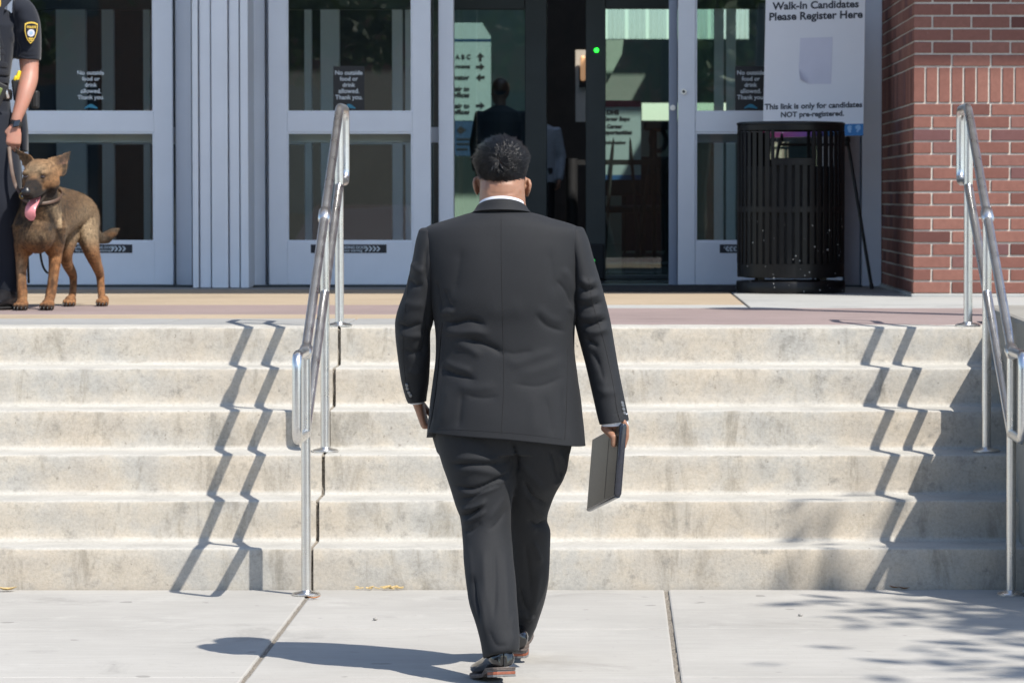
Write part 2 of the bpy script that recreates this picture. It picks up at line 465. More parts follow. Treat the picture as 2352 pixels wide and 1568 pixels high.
# ------------------------------------------------------------------ ground, pavement, steps, landing
H6, RISE, TREAD, Y_R6 = .99, .165, .305, 14.76
Y_DOOR = 23.7
def ground():
    b = MB(); S = 900
    b.add([(-S, -S, -.03), (S, -S, -.03), (S, S, -.03), (-S, S, -.03)], [(0, 1, 2, 3)])
    o = b.build('ground', M['walk']); tag(o, kind='structure')
    xs = [-1.195 + 1.405 * k for k in range(-5, 7)]
    ys = [14.75, 13.41, 12.05, 10.68, 9.31, 7.94, 6.57, 5.2, 3.83, 2.46, 1.09, -.28]
    b = MB()
    for i in range(len(xs) - 1):
        for j in range(len(ys) - 1):
            dz = random.uniform(-.0015, .0015)
            b.box(xs[i] + .008, xs[i + 1] - .008, ys[j + 1] + .0025, ys[j] - .0025, -.12, 0 + dz)
    o = b.build('pavement', M['walk'], bevel=.007, seg=2); tag(o, kind='structure')
    b = MB()
    for x in xs[1:-1]:
        n = 260; r0 = []; r1 = []
        for k in range(n + 1):
            y = -.2 + 14.95 * k / n; z = -.008 + random.uniform(-.003, .004)
            r0.append((x - .0085, y, z)); r1.append((x + .0085, y, z + random.uniform(-.003, .003)))
        b.loft([r0, r1], False, False, closed=False)
    o = b.build('pavement_joint', M['joint']); tag(o, kind='structure')
    # asphalt street and kerb behind the photographer
    b = MB(); b.box(-60, 60, -9.5, -.9, -.3, -.016); o = b.build('road', simple('asphalt', (.05, .05, .052), .9, var=.25, scale=50, bmp=.4)); tag(o, kind='structure')
    b = MB(); b.box(-60, 60, -.9, -.32, -.3, .004); o = b.build('kerb', M['slab'], bevel=.02); tag(o, kind='structure')

def step_profile(jit):
    P = [(Y_R6 - .003, -.10)]
    for i in range(6):
        y = Y_R6 + TREAD * i; z0 = RISE * i; z1 = z0 + RISE
        if i: P += [(y - .030, z0 + .0002), (y - .014, z0 + .003), (y - .005, z0 + .010), (y - .001, z0 + .022)]
        else: P += [(y, z0 + .01)]
        P += [(y, z0 + .06), (y, z0 + .11), (y, z1 - .011), (y + .002, z1 - .005), (y + .005, z1 - .0015), (y + .011, z1)]
        if i < 5: P += [(y + .10, z1), (y + .2, z1)]
    P += [(16.60, H6), (16.60, -.10)]
    return P
def steps():
    root = empty('concrete_steps', (0, 15.4, 0), 'broad stained concrete steps of six risers climbing to the landing', 'steps')
    def flight(xa, xb):
        base = step_profile(0); rings = []
        n = int((xb - xa) / .055); rs = np.random.RandomState(int(abs(xa) * 100))
        ph = rs.rand(len(base)) * 6.28
        for k in range(n + 1):
            x = xa + (xb - xa) * k / n; ring = []
            for q, (y, z) in enumerate(base):
                e = .0006 * math.sin(x * 2.3 + ph[q]) + rs.normal() * .0011
                if rs.rand() < .02: e += rs.uniform(.002, .007)
                ring.append((x, y + abs(e), z - (abs(e) * .7 if z > 0 else 0)))
            rings.append(ring)
        b = MB(); b.loft(rings); return b
    flight(-9.0, -1.206).build('step_flight', M['steps'], root, autos=50)
    flight(-1.192, 1.78).build('step_flight', M['steps'], root, autos=50)
    b = MB(); prof = step_profile(0); rings = []
    for x in (-1.2065, -1.1915):
        rings.append([(x, y + .014 + random.uniform(-.008, .010), z - .008 if z > 0 else z) for y, z in prof])
    b.loft(rings); b.build('joint_filler', M['joint'], root)
def landing():
    def slab(name, m, x0, x1, y0, y1, z=H6):
        b = MB(); b.box(x0, x1, y0, y1, z - .12, z); o = b.build(name, m, bevel=.006); tag(o, kind='structure'); return o
    g = .004
    for x0, x1 in ((-9, -4.4), (-4.4, -3.2), (-3.2, -2.02), (-2.02, -1.2), (-1.2, -.35)):
        slab('landing_slab', M['slab'], x0 + g, x1 - g, 16.605, 17.42 - g)
    slab('landing_slab', M['tan'], -9, -.35 - g, 17.42, 18.03)
    slab('landing_slab', M['mauve'], -9, -.35 - g, 18.035, 19.62)
    slab('landing_slab', M['tan'], -9, .70 - .006, 19.63, 22.9)
    slab('landing_slab', M['mauve'], -.35, 6, 16.605, 19.05)
    slab('landing_slab', M['lightslab'], -.35, .695, 19.06, 19.62)
    slab('landing_slab', M['lightslab'], .70 + .006, 6, 19.07, 22.9)
    slab('landing_slab', M['slab'], -9, 6, 22.905, 24.3, H6 - .002)
    b = MB(); b.box(-9, 6, 16.61, 24.3, -.1, H6 - .10); o = b.build('landing_base', M['slab']); tag(o, kind='structure')
def planter():
    root = empty('planter_wall', (3, 15, 0), 'grey concrete planter wall closing the right side of the steps', 'wall')
    zt = 1.065
    pin = [(1.69, 17.0), (1.625, 14.25), (2.19, 13.28), (6.0, 13.1), (6.0, 17.0)]
    b = MB(); b.prism(pin, (0, 0, -.1), (1, 0, 0), (0, 1, 0), (0, 0, zt + .1)); b.build('wall', M['wallc'], root, bevel=.02)
    ins = [(1.93, 16.8), (1.87, 14.35), (2.33, 13.55), (5.8, 13.4), (5.8, 16.8)]
    b = MB(); b.prism(ins, (0, 0, zt - .02), (1, 0, 0), (0, 1, 0), (0, 0, .035)); b.build('soil', simple('bark mulch', (.06, .042, .03), .95, var=.5, scale=60, bmp=.9, bdist=.02), root)
ground(); steps(); landing(); planter()

# ------------------------------------------------------------------ stainless handrails
def handrail(X, label):
    root = empty('handrail', (X, 15.4, 0), label, 'handrail', 'stainless handrails on the steps')
    r = .0192
    def bend(pts, rad=.055, n=6):
        P = [Vector(p) for p in pts]; out = [P[0]]
        for i in range(1, len(P) - 1):
            a = (P[i - 1] - P[i]); c = (P[i + 1] - P[i]); ra = min(rad, a.length * .45, c.length * .45)
            p0 = P[i] + a.normalized() * ra; p1 = P[i] + c.normalized() * ra
            for k in range(n + 1):
                t = k / n; out.append(p0 * (1 - t) ** 2 + P[i] * 2 * t * (1 - t) + p1 * t * t)
        out.append(P[-1]); return out
    yn, ym, yf = 14.55, 15.53, 16.36
    zu = lambda y: .955 + (y - 14.56) * .541
    zl = lambda y: .632 + (y - 14.56) * .541
    b = MB(); b.tube(bend([(X, yn, .632), (X, 14.15, .632), (X, 14.15, .955), (X, 14.56, .955), (X, 16.40, zu(16.40)), (X, 16.74, zu(16.40)), (X, 16.74, zl(16.40)), (X, 16.40, zl(16.40)), (X, yn, .632)]), r, 20)
    b.build('rail_loop', M['steel'], root, autos=40)
    for y, z0, z1 in ((yn, .0, .94), (ym, .495, zu(ym) - .01), (yf, .99, zu(yf) - .02)):
        b = MB(); b.tube([(X, y, z0 + .003), (X, y, z1)], r, 20); b.build('post', M['steel'], root, autos=40)
        b = MB(); b.lathe([(.0, z0), (.056, z0 + .001), (.056, z0 + .006), (.05, z0 + .011), (r + .004, z0 + .017), (r, z0 + .02)], (X, y, 0), 28)
        b.build('base_flange', M['steel'], root, autos=50)
    for (y, z) in ((ym, zu(ym)), (14.56, .955)):
        d = Vector((0, 1, .541 if y == ym else .25)).normalized(); p = Vector((X, y, z))
        b = MB(); b.tube([p - d * .045, p - d * .03, p + d * .03, p + d * .045], [.0198, .0265, .0265, .0198], 24); b.build('collar', M['steel'], root, autos=40)
handrail(-1.203, 'stainless handrail standing on the open joint in the middle of the steps')
handrail(1.558, 'stainless steel handrail beside the planter wall, in front of the brick pier')

# ------------------------------------------------------------------ brick pier
def pier():
    XL, XR, YF, YB = 1.706, 3.3, 21.2, 23.78
    root = empty('brick_pier', (2.5, 22.5, H6), 'red brick pier with a soldier course and pale base, right of the entrance', 'brick pier')
    b = MB(); b.box(XL + .007, XR - .007, YF + .007, YB, H6 - .02, 4.95); b.build('mortar', M['mortar'], root)
    bb = MB(); tone = []
    cz = .07225; lp = .2217; j = .011
    def put(x0, x1, z0, z1, front):
        t = min(1, max(0, random.gauss(.5, .26)))
        d = random.uniform(-.0012, .0012); e = random.uniform(-.001, .001)
        if front: bb.box(x0, x1, YF + d, YF + .03, z0 + e, z1 + e)
        else: bb.box(XL + d, XL + .03, x0, x1, z0 + e, z1 + e)
        tone.extend([t] * 8)
    rows = []
    z = 1.012
    for i in range(15): rows.append((z, z + cz - j, i, 0)); z += cz
    rows.append((z, z + .206 - j, 15, 1)); z += .206
    i = 16
    while z < 4.9: rows.append((z, z + cz - j, i, 0)); z += cz; i += 1
    for z0, z1, i, sol in rows:
        for front in (True, False):
            a0, a1 = (XL, XR) if front else (YF + .032, YB)
            p = cz if sol else lp
            s = a0 - (0 if (sol or i % 2 == 0) else p / 2)
            if not front: s = a0 - (p / 2 if (not sol and i % 2 == 0) else 0)
            while s < a1:
                q0, q1 = max(s, a0), min(s + p - j, a1)
                if q1 - q0 > .015: put(q0, q1, z0, z1, front)
                s += p
    o = bb.build('brickwork', M['brick'], root, bevel=.0025, seg=1)
    at_ = o.data.attributes.new('tone', 'FLOAT', 'POINT'); at_.data.foreach_set('value', tone)
    b = MB(); b.box(XL - .012, XR, YF - .03, YB, H6 - .03, 1.008); b.build('base_strip', M['lightslab'], root, bevel=.006)
pier()
# ------------------------------------------------------------------ building shell, canopy, lobby
def building():
    root = empty('entrance_building', (0, 30, H6), 'public building behind the doors, with a deep canopy and dim lobby', 'building')
    wallm = simple('lobby wall paint', (.27, .29, .26), .8, var=.05, scale=3)
    b = MB(); b.box(-9, 6, 18.24, 24.4, 7.83, 8.2); b.build('canopy', simple('canopy soffit panel', (.55, .56, .57), .6, var=.03, scale=2), root)
    b = MB(); b.box(-9, 6, 18.2, 18.24, 7.81, 8.9); b.build('fascia', M['alu'], root)
    b = MB(); b.box(-9, 6, 23.96, 24.4, 5.9, 7.83); b.build('upper_wall', M['brick'], root)
    for q in (-9, -6.6, -4.4, -2.2, 0, 1.66):
        b = MB(); b.box(q, q + .06, 23.97, 24.07, 3.962, 5.898); b.build('added_transom_bar', M['alu'], root)
    b = MB(); b.box(-8.94, 1.70, 24.0, 24.008, 3.962, 5.898); b.build('added_transom_glass', M['glass'], root)  # unseen glazing added so that sky light reaches the lobby
    b = MB(); b.box(3.3, 6, 22.2, 23.955, H6, 7.83); b.build('side_wall', M['brick'], root)
    b = MB(); b.box(-9, 6, 24.3, 46, H6 - .3, H6 - .001)
    b.build('lobby_floor', simple('polished terrazzo', (.10, .105, .10), .12, var=.25, scale=60), root)
    # ceiling with a long skylight, plus two openings added to brighten the lobby
    b = MB(); b.box(-9, 6, 24.4, 28.6, 5.6, 5.9); b.box(-9, 6, 31.4, 33.4, 5.6, 5.9); b.box(-9, -1.6, 28.6, 31.4, 5.6, 5.9); b.box(2.4, 6, 28.6, 31.4, 5.6, 5.9); b.box(-9, 6, 36.4, 40.4, 5.6, 5.9); b.box(-9, 6, 43.6, 46, 5.6, 5.9); b.box(-9, -1.2, 40.4, 43.6, 5.6, 5.9); b.box(2, 6, 40.4, 43.6, 5.6, 5.9); b.box(-9, -2.6, 33.4, 36.4, 5.6, 5.9); b.box(1.4, 6, 33.4, 36.4, 5.6, 5.9)
    b.build('ceiling', simple('lobby ceiling', (.35, .35, .34), .9), root)
    b = MB(); b.box(-9.2, -9, 24.4, 46, H6, 5.9); b.build('lobby_side_wall', wallm, root)
    b = MB(); b.box(6, 6.2, 24.4, 46, H6, 5.9); b.build('lobby_side_wall', wallm, root)
    b = MB()   # rear wall with two window openings on the right
    Yb = 45; z1, z2 = pz(90, Yb), pz(-60, Yb); xa, xb = px(1388, Yb), px(1720, Yb)
    za, zb = pz(277, Yb), pz(236, Yb); xc = px(1474, Yb)
    b.box(-9, xa, Yb, Yb + .2, H6, 5.6); b.box(xb, 6, Yb, Yb + .2, H6, 5.6)
    b.box(xa, xb, Yb, Yb + .2, z2, 5.6); b.box(xa, xb, Yb, Yb + .2, zb, z1); b.box(xa, xc, Yb, Yb + .2, za, zb); b.box(xa, xb, Yb, Yb + .2, H6, za)
    b.build('rear_wall', wallm, root)
    b = MB()
    for k in range(7):
        x = xa + .04 + k * (xb - xa) / 7; pts = []
        n = 14
        pts = [(x + .13 * t / n * (xb - xa), Yb + .1 + .03 * math.sin(t * 1.6 + k)) for t in range(n)]
        b.loft([[(p[0], p[1], z1) for p in pts], [(p[0], p[1], z2) for p in pts]], False, False, closed=False)
    cm, nt, bs = mat('sheer window blind'); bs.inputs['Base Color'].default_value = (.8, .82, .8, 1); bs.inputs['Transmission Weight'].default_value = 0
    tl = nd(nt, 'BsdfTranslucent'); tl.inputs[0].default_value = (.85, .88, .86, 1); tr = nd(nt, 'BsdfTransparent')
    mx = nd(nt, 'MixShader'); mx.inputs[0].default_value = .55; nt.links.new(tl.outputs[0], mx.inputs[1]); nt.links.new(tr.outputs[0], mx.inputs[2])
    nt.links.new(mx.outputs[0], nt.nodes['Material Output'].inputs[0])
    b.build('window_blind', cm, root)
    # lobby partitions that the open door shows, and one added darkening sheet
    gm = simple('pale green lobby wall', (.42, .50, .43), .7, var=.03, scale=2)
    b = MB(); b.box(px(985, 38.6), px(1212, 38.6), 38.6, 38.9, H6, pz(22, 38.6)); b.build('partition', gm, root)
    b = MB(); b.box(-8.9, px(978, 33), 33, 33.3, H6, 5.6); b.build('partition', simple('added dark backing', (.020, .022, .023), .6, var=.15, scale=3), root)  # sheet added to darken what shows through the closed door panes
    b = MB(); b.box(px(1236, 40), px(1346, 40), 40, 40.3, H6, 5.6); b.build('partition', simple('walnut lobby panel', (.085, .055, .038), .5, var=.2, scale=5), root)
    b = MB(); b.box(px(1322, 36.5), px(1347, 36.5), 36.5, 36.56, pz(280, 36.5), pz(115, 36.5)); b.build('partition', simple('frosted lobby panel', (.55, .5, .42), .4), root)
    b = MB(); b.prism([(px(1392, 42), pz(92, 42)), (px(1432, 42), pz(92, 42)), (px(1428, 42), pz(125, 42)), (px(1392, 42), pz(195, 42))], (0, 42, 0), (1, 0, 0), (0, 0, 1), (0, .1, 0)); b.build('sun_patch', gm, root)  # pale panel standing in for a triangle of sun on the wall
building()
def lobby_lamp():
    root = empty('wall_lamp', (px(1334, 36.4), 36.4, pz(178, 36.4)), 'small glowing amber lamp on the frosted panel deep in the lobby', 'lamp')
    b = MB(); b.box(px(1333, 36.4), px(1345, 36.4), 36.40, 36.46, pz(186, 36.4), pz(128, 36.4)); b.build('shade', emit('amber lamp', (1, .55, .28), .20), root, bevel=.02)
    b = MB(); b.box(px(1330, 36.4), px(1347, 36.4), 36.462, 36.49, pz(200, 36.4), pz(154, 36.4)); b.build('bracket', M['black'], root)
lobby_lamp()

def text_mesh(s, size=1.0, bold=0.0, align='CENTER', space=1.0, line=1.0, shear=0):
    c = bpy.data.curves.new('t', 'FONT'); c.body = s; c.size = size; c.offset = bold; c.align_x = align; c.align_y = 'CENTER'
    c.space_character = space; c.space_line = line; c.shear = shear; c.resolution_u = 3
    o = bpy.data.objects.new('t', c); COL.objects.link(o)
    dg = bpy.context.evaluated_depsgraph_get(); me = o.evaluated_get(dg).to_mesh()
    vs = [(v.co.x, v.co.y) for v in me.vertices]; fs = [tuple(p.vertices) for p in me.polygons]
    o.evaluated_get(dg).to_mesh_clear(); bpy.data.objects.remove(o); bpy.data.curves.remove(c)
    return vs, fs
def put_text(b, s, c, u, v, w, width=None, height=None, bold=.02, mi=0, **kw):
    """lettering centred on c, running along u, upright along v, lifted along w"""
    vs, fs = text_mesh(s, 1.0, bold, **kw); xs = [p[0] for p in vs]; ys = [p[1] for p in vs]
    cx, cy = (min(xs) + max(xs)) / 2, (min(ys) + max(ys)) / 2; W_, H_ = max(xs) - min(xs), max(ys) - min(ys)
    kx = width / W_ if width else height / H_; ky = height / H_ if height else kx
    c, u, v, w = map(Vector, (c, u, v, w))
    b.add([c + u * ((p[0] - cx) * kx) + v * ((p[1] - cy) * ky) + w for p in vs], fs, mi)
UX, UZ, UY = Vector((1, 0, 0)), Vector((0, 0, 1)), Vector((0, -1, 0))

# ------------------------------------------------------------------ sliding doors and storefront
ZD0 = H6 + .012; ZTOP = 3.45
def door(x0, x1, y, label, arrows=1, text_px=None, sticker=None, knob=None, gx=None, film=True):
    """aluminium leaf; x in picture units at its own depth"""
    X = lambda q: px(q, y)
    root = empty('sliding_door', ((X(x0) + X(x1)) / 2, y, H6), label, 'sliding door')
    sw = 42; g0, g1 = gx or (x0 + sw, x1 - sw)
    zr0, zr1 = pz(304, y), pz(258, y); zb = pz(555, y); d = .045
    b = MB()
    b.box(X(x0), X(g0), y, y + d, ZD0, ZTOP); b.box(X(g1), X(x1), y, y + d, ZD0, ZTOP)
    b.box(X(g0), X(g1), y + .003, y + d - .003, zr0, zr1)
    b.box(X(g0), X(g1), y + .003, y + d - .003, ZD0, zb)
    b.box(X(g0), X(g1), y + .003, y + d - .003, ZTOP - .1, ZTOP - .002)
    fr = b.build('frame', M['alu'], root, bevel=.004)
    b = MB(); t = .010                               # glazing beads round both panes
    for a0, a1 in ((zb, zr0), (zr1, ZTOP - .1)):
        b.box(X(g0), X(g0) + t, y + .008, y + d - .008, a0, a1); b.box(X(g1) - t, X(g1), y + .008, y + d - .008, a0, a1)
        b.box(X(g0) + t, X(g1) - t, y + .008, y + d - .008, a0, a0 + t); b.box(X(g0) + t, X(g1) - t, y + .008, y + d - .008, a1 - t, a1)
    b.build('glazing_bead', M['alu'], fr)
    for a0, a1 in ((zb + t, zr0 - t), (zr1 + t, ZTOP - .1 - t)):
        b = MB(); b.box(X(g0) + t, X(g1) - t, y + .020, y + .026, a0, a1); b.build('glass', M['glass'], root)
    if text_px:
        tx, wpx = text_px
        m = y / FD
        fx0, fx1, fz0, fz1 = X(tx - wpx * .56), X(tx + wpx * .56), pz(255, y), pz(152, y)
        b = MB(); b.box(fx0, fx1, y + .0175, y + .0195, fz0, fz1) if film else b.box(fx0 + .02, fx0 + .021, y + .0175, y + .0176, fz0 + .02, fz0 + .021); de = b.build('decal', M['decal'], root)
        b = MB()
        for ln, yy, ww in (('No outside', 167, 1.0), ('food or', 181, .66), ('drink', 195, .46), ('allowed.', 209, .76), ('Thank you.', 225, 1.0)):
            put_text(b, ln, (X(tx), y + .0172, pz(yy, y)), UX, UZ, (0, 0, 0), width=wpx * ww * m * .98, bold=.018)
        b.build('lettering', M['decal_text'], de)
        b = MB(); n = 12                               # small wave emblem
        pts = [(-15, 0)] + [(-15 + 30 * i / n, 3 + 8 * math.sin(math.pi * i / n) ** 1.4) for i in range(n + 1)] + [(15, 0), (5, 1.5), (-5, 3)]
        b.prism([(p[0] * m, p[1] * m) for p in pts], (X(tx), y + .0170, pz(250, y)), UX, UZ, (0, .0006, 0)); b.build('emblem', simple('teal vinyl', (.03, .22, .34), .4), de)
    if sticker:
        sx0, sx1, dirn = sticker; z0, z1 = pz(581, y), pz(561.5, y); m = y / FD
        b = MB(); b.box(X(sx0), X(sx1), y + .0006, y + .003, z0, z1); st = b.build('caution_sticker', M['ink'], root)
        b = MB()
        ac = sx1 - 32 if dirn > 0 else sx0 + 30
        for k in range(4):
            q = (ac + (k - 1.5) * 9); s = dirn * 5
            poly = [(q - s, 6), (q - s * .2, 6), (q + s * .8, 0), (q - s * .2, -6), (q - s, -6), (q, 0)]
            if dirn < 0: poly = poly[::-1]
            b.prism([((p[0] - X0) * m, p[1] * m) for p in poly], (0, y + .0002, (z0 + z1) / 2), UX, UZ, (0, .0003, 0))
        b.build('arrows', M['decal_text'], st)
        if sx1 - sx0 > 80:
            b = MB(); w_ = (sx1 - sx0)
            tc_ = (sx0 + sx1) / 2 - 14
            put_text(b, 'CAUTION     SLIDING DOOR', (X(tc_), y + .0002, z0 + (z1 - z0) * .66), UX, UZ, (0, 0, 0), width=w_ * .66 * m, bold=.02)
            put_text(b, 'Stay away without warning', (X(tc_), y + .0002, z0 + (z1 - z0) * .26), UX, UZ, (0, 0, 0), width=w_ * .52 * m, bold=.01)
            b.build('lettering', M['decal_text'], st)
    if knob:
        kx, ky = knob; n = MB(); c = Vector((X(kx), y, pz(ky, y)))
        n.tube([c + Vector((0, .001, 0)), c + Vector((0, -.012, 0))], .019, 20); lk = n.build('lock', M['steel'], root, autos=40)
        n = MB(); n.tube([c + Vector((0, -.0122, 0)), c + Vector((0, -.0135, 0))], .009, 14); n.build('keyhole', M['black'], lk)
    return root
door(20, 398, 23.62, 'left aluminium sliding door, closed, behind the dog and police officer', text_px=(210, 63), sticker=(150, 304, 1), gx=(62, 355), film=False)
door(618, 990, 23.62, 'aluminium sliding door, closed, behind the handrail and left of the man in the suit', text_px=(802, 64), sticker=(714, 888, 1), gx=(660, 948))
door(1557, 1935, 23.62, 'aluminium sliding door behind the black bin and the sign, on the right of the open doorway', text_px=(1724, 64), sticker=(1653, 1790, -1), knob=(1570, 211), gx=(1597, 1888))

def storefront():
    root = empty('storefront_frame', (px(1000, 23.7), 23.7, H6), 'pale aluminium storefront framing with a fluted centre mullion between the closed doors', 'storefront')
    y = 23.72
    X = lambda q, d=y: px(q, d)
    b = MB()   # fluted pilaster of five strips standing proud
    for a, c, dd in ((443, 456, .0), (459, 484, .02), (487, 524, .0), (527, 550, .018), (553, 571, .004)):
        b.box(X(a, 23.3), X(c, 23.3), 23.3 + dd, 23.75, H6, ZTOP + .4)
    b.box(X(444, 23.3), X(570, 23.3), 23.36, 23.74, H6 + .004, ZTOP + .398)
    b.build('mullion', M['alu'], root, bevel=.004)
    for a, c in ((405, 442), (572, 611), (1008, 1043), (1979, 2024)):
        b = MB(); b.box(X(a), X(c), y - .02, y + .10, H6, ZTOP + .4); b.build('post', M['alu'], root, bevel=.004)
    b = MB(); b.box(X(1940), X(1974), y + .01, y + .06, H6, ZTOP + .4); b.build('panel', simple('infill panel', (.50, .48, .50), .5, var=.02), root)
    # fixed lights behind the moving leaves, their rails show in the narrow gaps
    yb = 23.80
    for a, c in ((-30, 405), (611, 1010), (1536, 1979)):
        b = MB()
        b.box(px(a, yb), px(a + 20, yb), yb, yb + .05, H6, ZTOP); b.box(px(c - 20, yb) if c > 1900 else px(c - 2, yb), px(c, yb), yb, yb + .05, H6, ZTOP)
        b.box(px(a + 20, yb), px(c - 2, yb), yb + .004, yb + .046, pz(328, yb), pz(292, yb)); b.box(px(a + 20, yb), px(c - 2, yb), yb + .004, yb + .046, H6 + .001, pz(562, yb))
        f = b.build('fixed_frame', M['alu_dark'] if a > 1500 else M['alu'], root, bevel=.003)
        if a > 1500:
            n = MB(); c_ = Vector((px(1545, yb), yb, pz(248, yb))); n.tube([c_ + Vector((0, .001, 0)), c_ + Vector((0, -.012, 0))], .018, 18); n.build('lock', M['steel'], f, autos=40)
        ga = a + 20 if a > 1500 else c - 40           # the closed leaves stand clear of the fixed lights
        for g0_, g1_ in ((pz(290, yb), ZTOP), (pz(562, yb), pz(330, yb))):
            b = MB(); b.box(px(ga, yb), px(c - 2, yb), yb + .02, yb + .026, g0_, g1_); b.build('glass', M['glass'], f)
    b = MB(); b.box(-9, px(2026, y), 23.6, 23.95, ZTOP + .002, 3.96); b.build('header', M['alu'], root)
    b = MB(); b.box(-9, px(20, y), y - .02, y + .1, H6, ZTOP); b.build('side_panel', M['alu'], root)
    b = MB(); b.box(-9, px(1978, y), 23.60, 23.98, H6 - .001, H6 + .010); b.build('threshold', M['dark_alu'], root, bevel=.003)
storefront()
def vestibule():
    y = 25.7; X = lambda q: px(q, y)
    root = empty('vestibule_frame', (X(1300), y, H6), 'dark inner door frame with a green sensor light, behind the open doorway', 'inner door frame')
    b = MB()
    b.box(X(1206), X(1256), y, y + .12, H6, 3.6); b.box(X(1345), X(1391), y, y + .12, H6, 3.6)
    b.box(-9, X(1206), y + .01, y + .11, pz(22, y), 3.6); b.box(X(1391), 3, y + .01, y + .11, pz(20, y), 3.6)
    b.box(X(1391), X(1560), y + .01, y + .11, H6, H6 + .03)
    b.box(X(985), X(1012), y + .02, y + .1, H6, pz(22, y))
    b.build('frame', M['dark_alu'], root, bevel=.004)
    for a, c in ((130, 198), (235, 262), (330, 345), (700, 716), (737, 780), (901, 925), (931, 945), (1640, 1662), (1668, 1690)):
        b = MB(); b.box(X(a), X(c), y + .02, y + .1, H6, 3.6); b.build('stile', M['alu_brightened'], root, bevel=.004)
    for a, c in ((198, 700), (780, 980)):
        b = MB(); b.box(X(a), X(c), y + .03, y + .09, pz(332, y), pz(300, y)); b.build('rail', M['alu_brightened'], root, bevel=.004)
    b = MB(); b.box(X(1012), X(1206), y + .05, y + .056, H6 + .02, pz(22, y)); b.build('glass', M['glass_in'], root)
    b = MB(); b.box(X(1391), X(1640), y + .05, y + .056, H6 + .03, pz(20, y)); b.build('glass', M['glass_in'], root)
    b = MB(); b.ball((X(1370), y - .004, pz(116, y)), .016, .010, .016, 16, 10); b.build('sensor_light', emit('green sensor light', (.02, 1, .04), 3.0), root, smooth=True)
    b = MB(); b.box(X(1352), X(1388), y - .03, y - .001, H6, pz(560, y)); sb = b.build('floor_sensor', M['black'], root, bevel=.01)
    b = MB(); b.ball((X(1363), y - .033, pz(598, y)), .010, .006, .010, 12, 8); b.build('sensor_light', emit('small green light', (.02, .8, .1), .5), root, smooth=True)
vestibule()
def doormat():
    b = MB(); b.box(px(1180, 22.9), px(1690, 22.9), 22.25, 23.58, H6 + .001, H6 + .012)
    o = b.build('door_mat', simple('black ribbed mat', (.018, .018, .02), .9, var=.3, scale=200, bmp=.5), bevel=.004)
    tag(o, 'black rubber mat lying in the open doorway', 'door mat')
doormat()
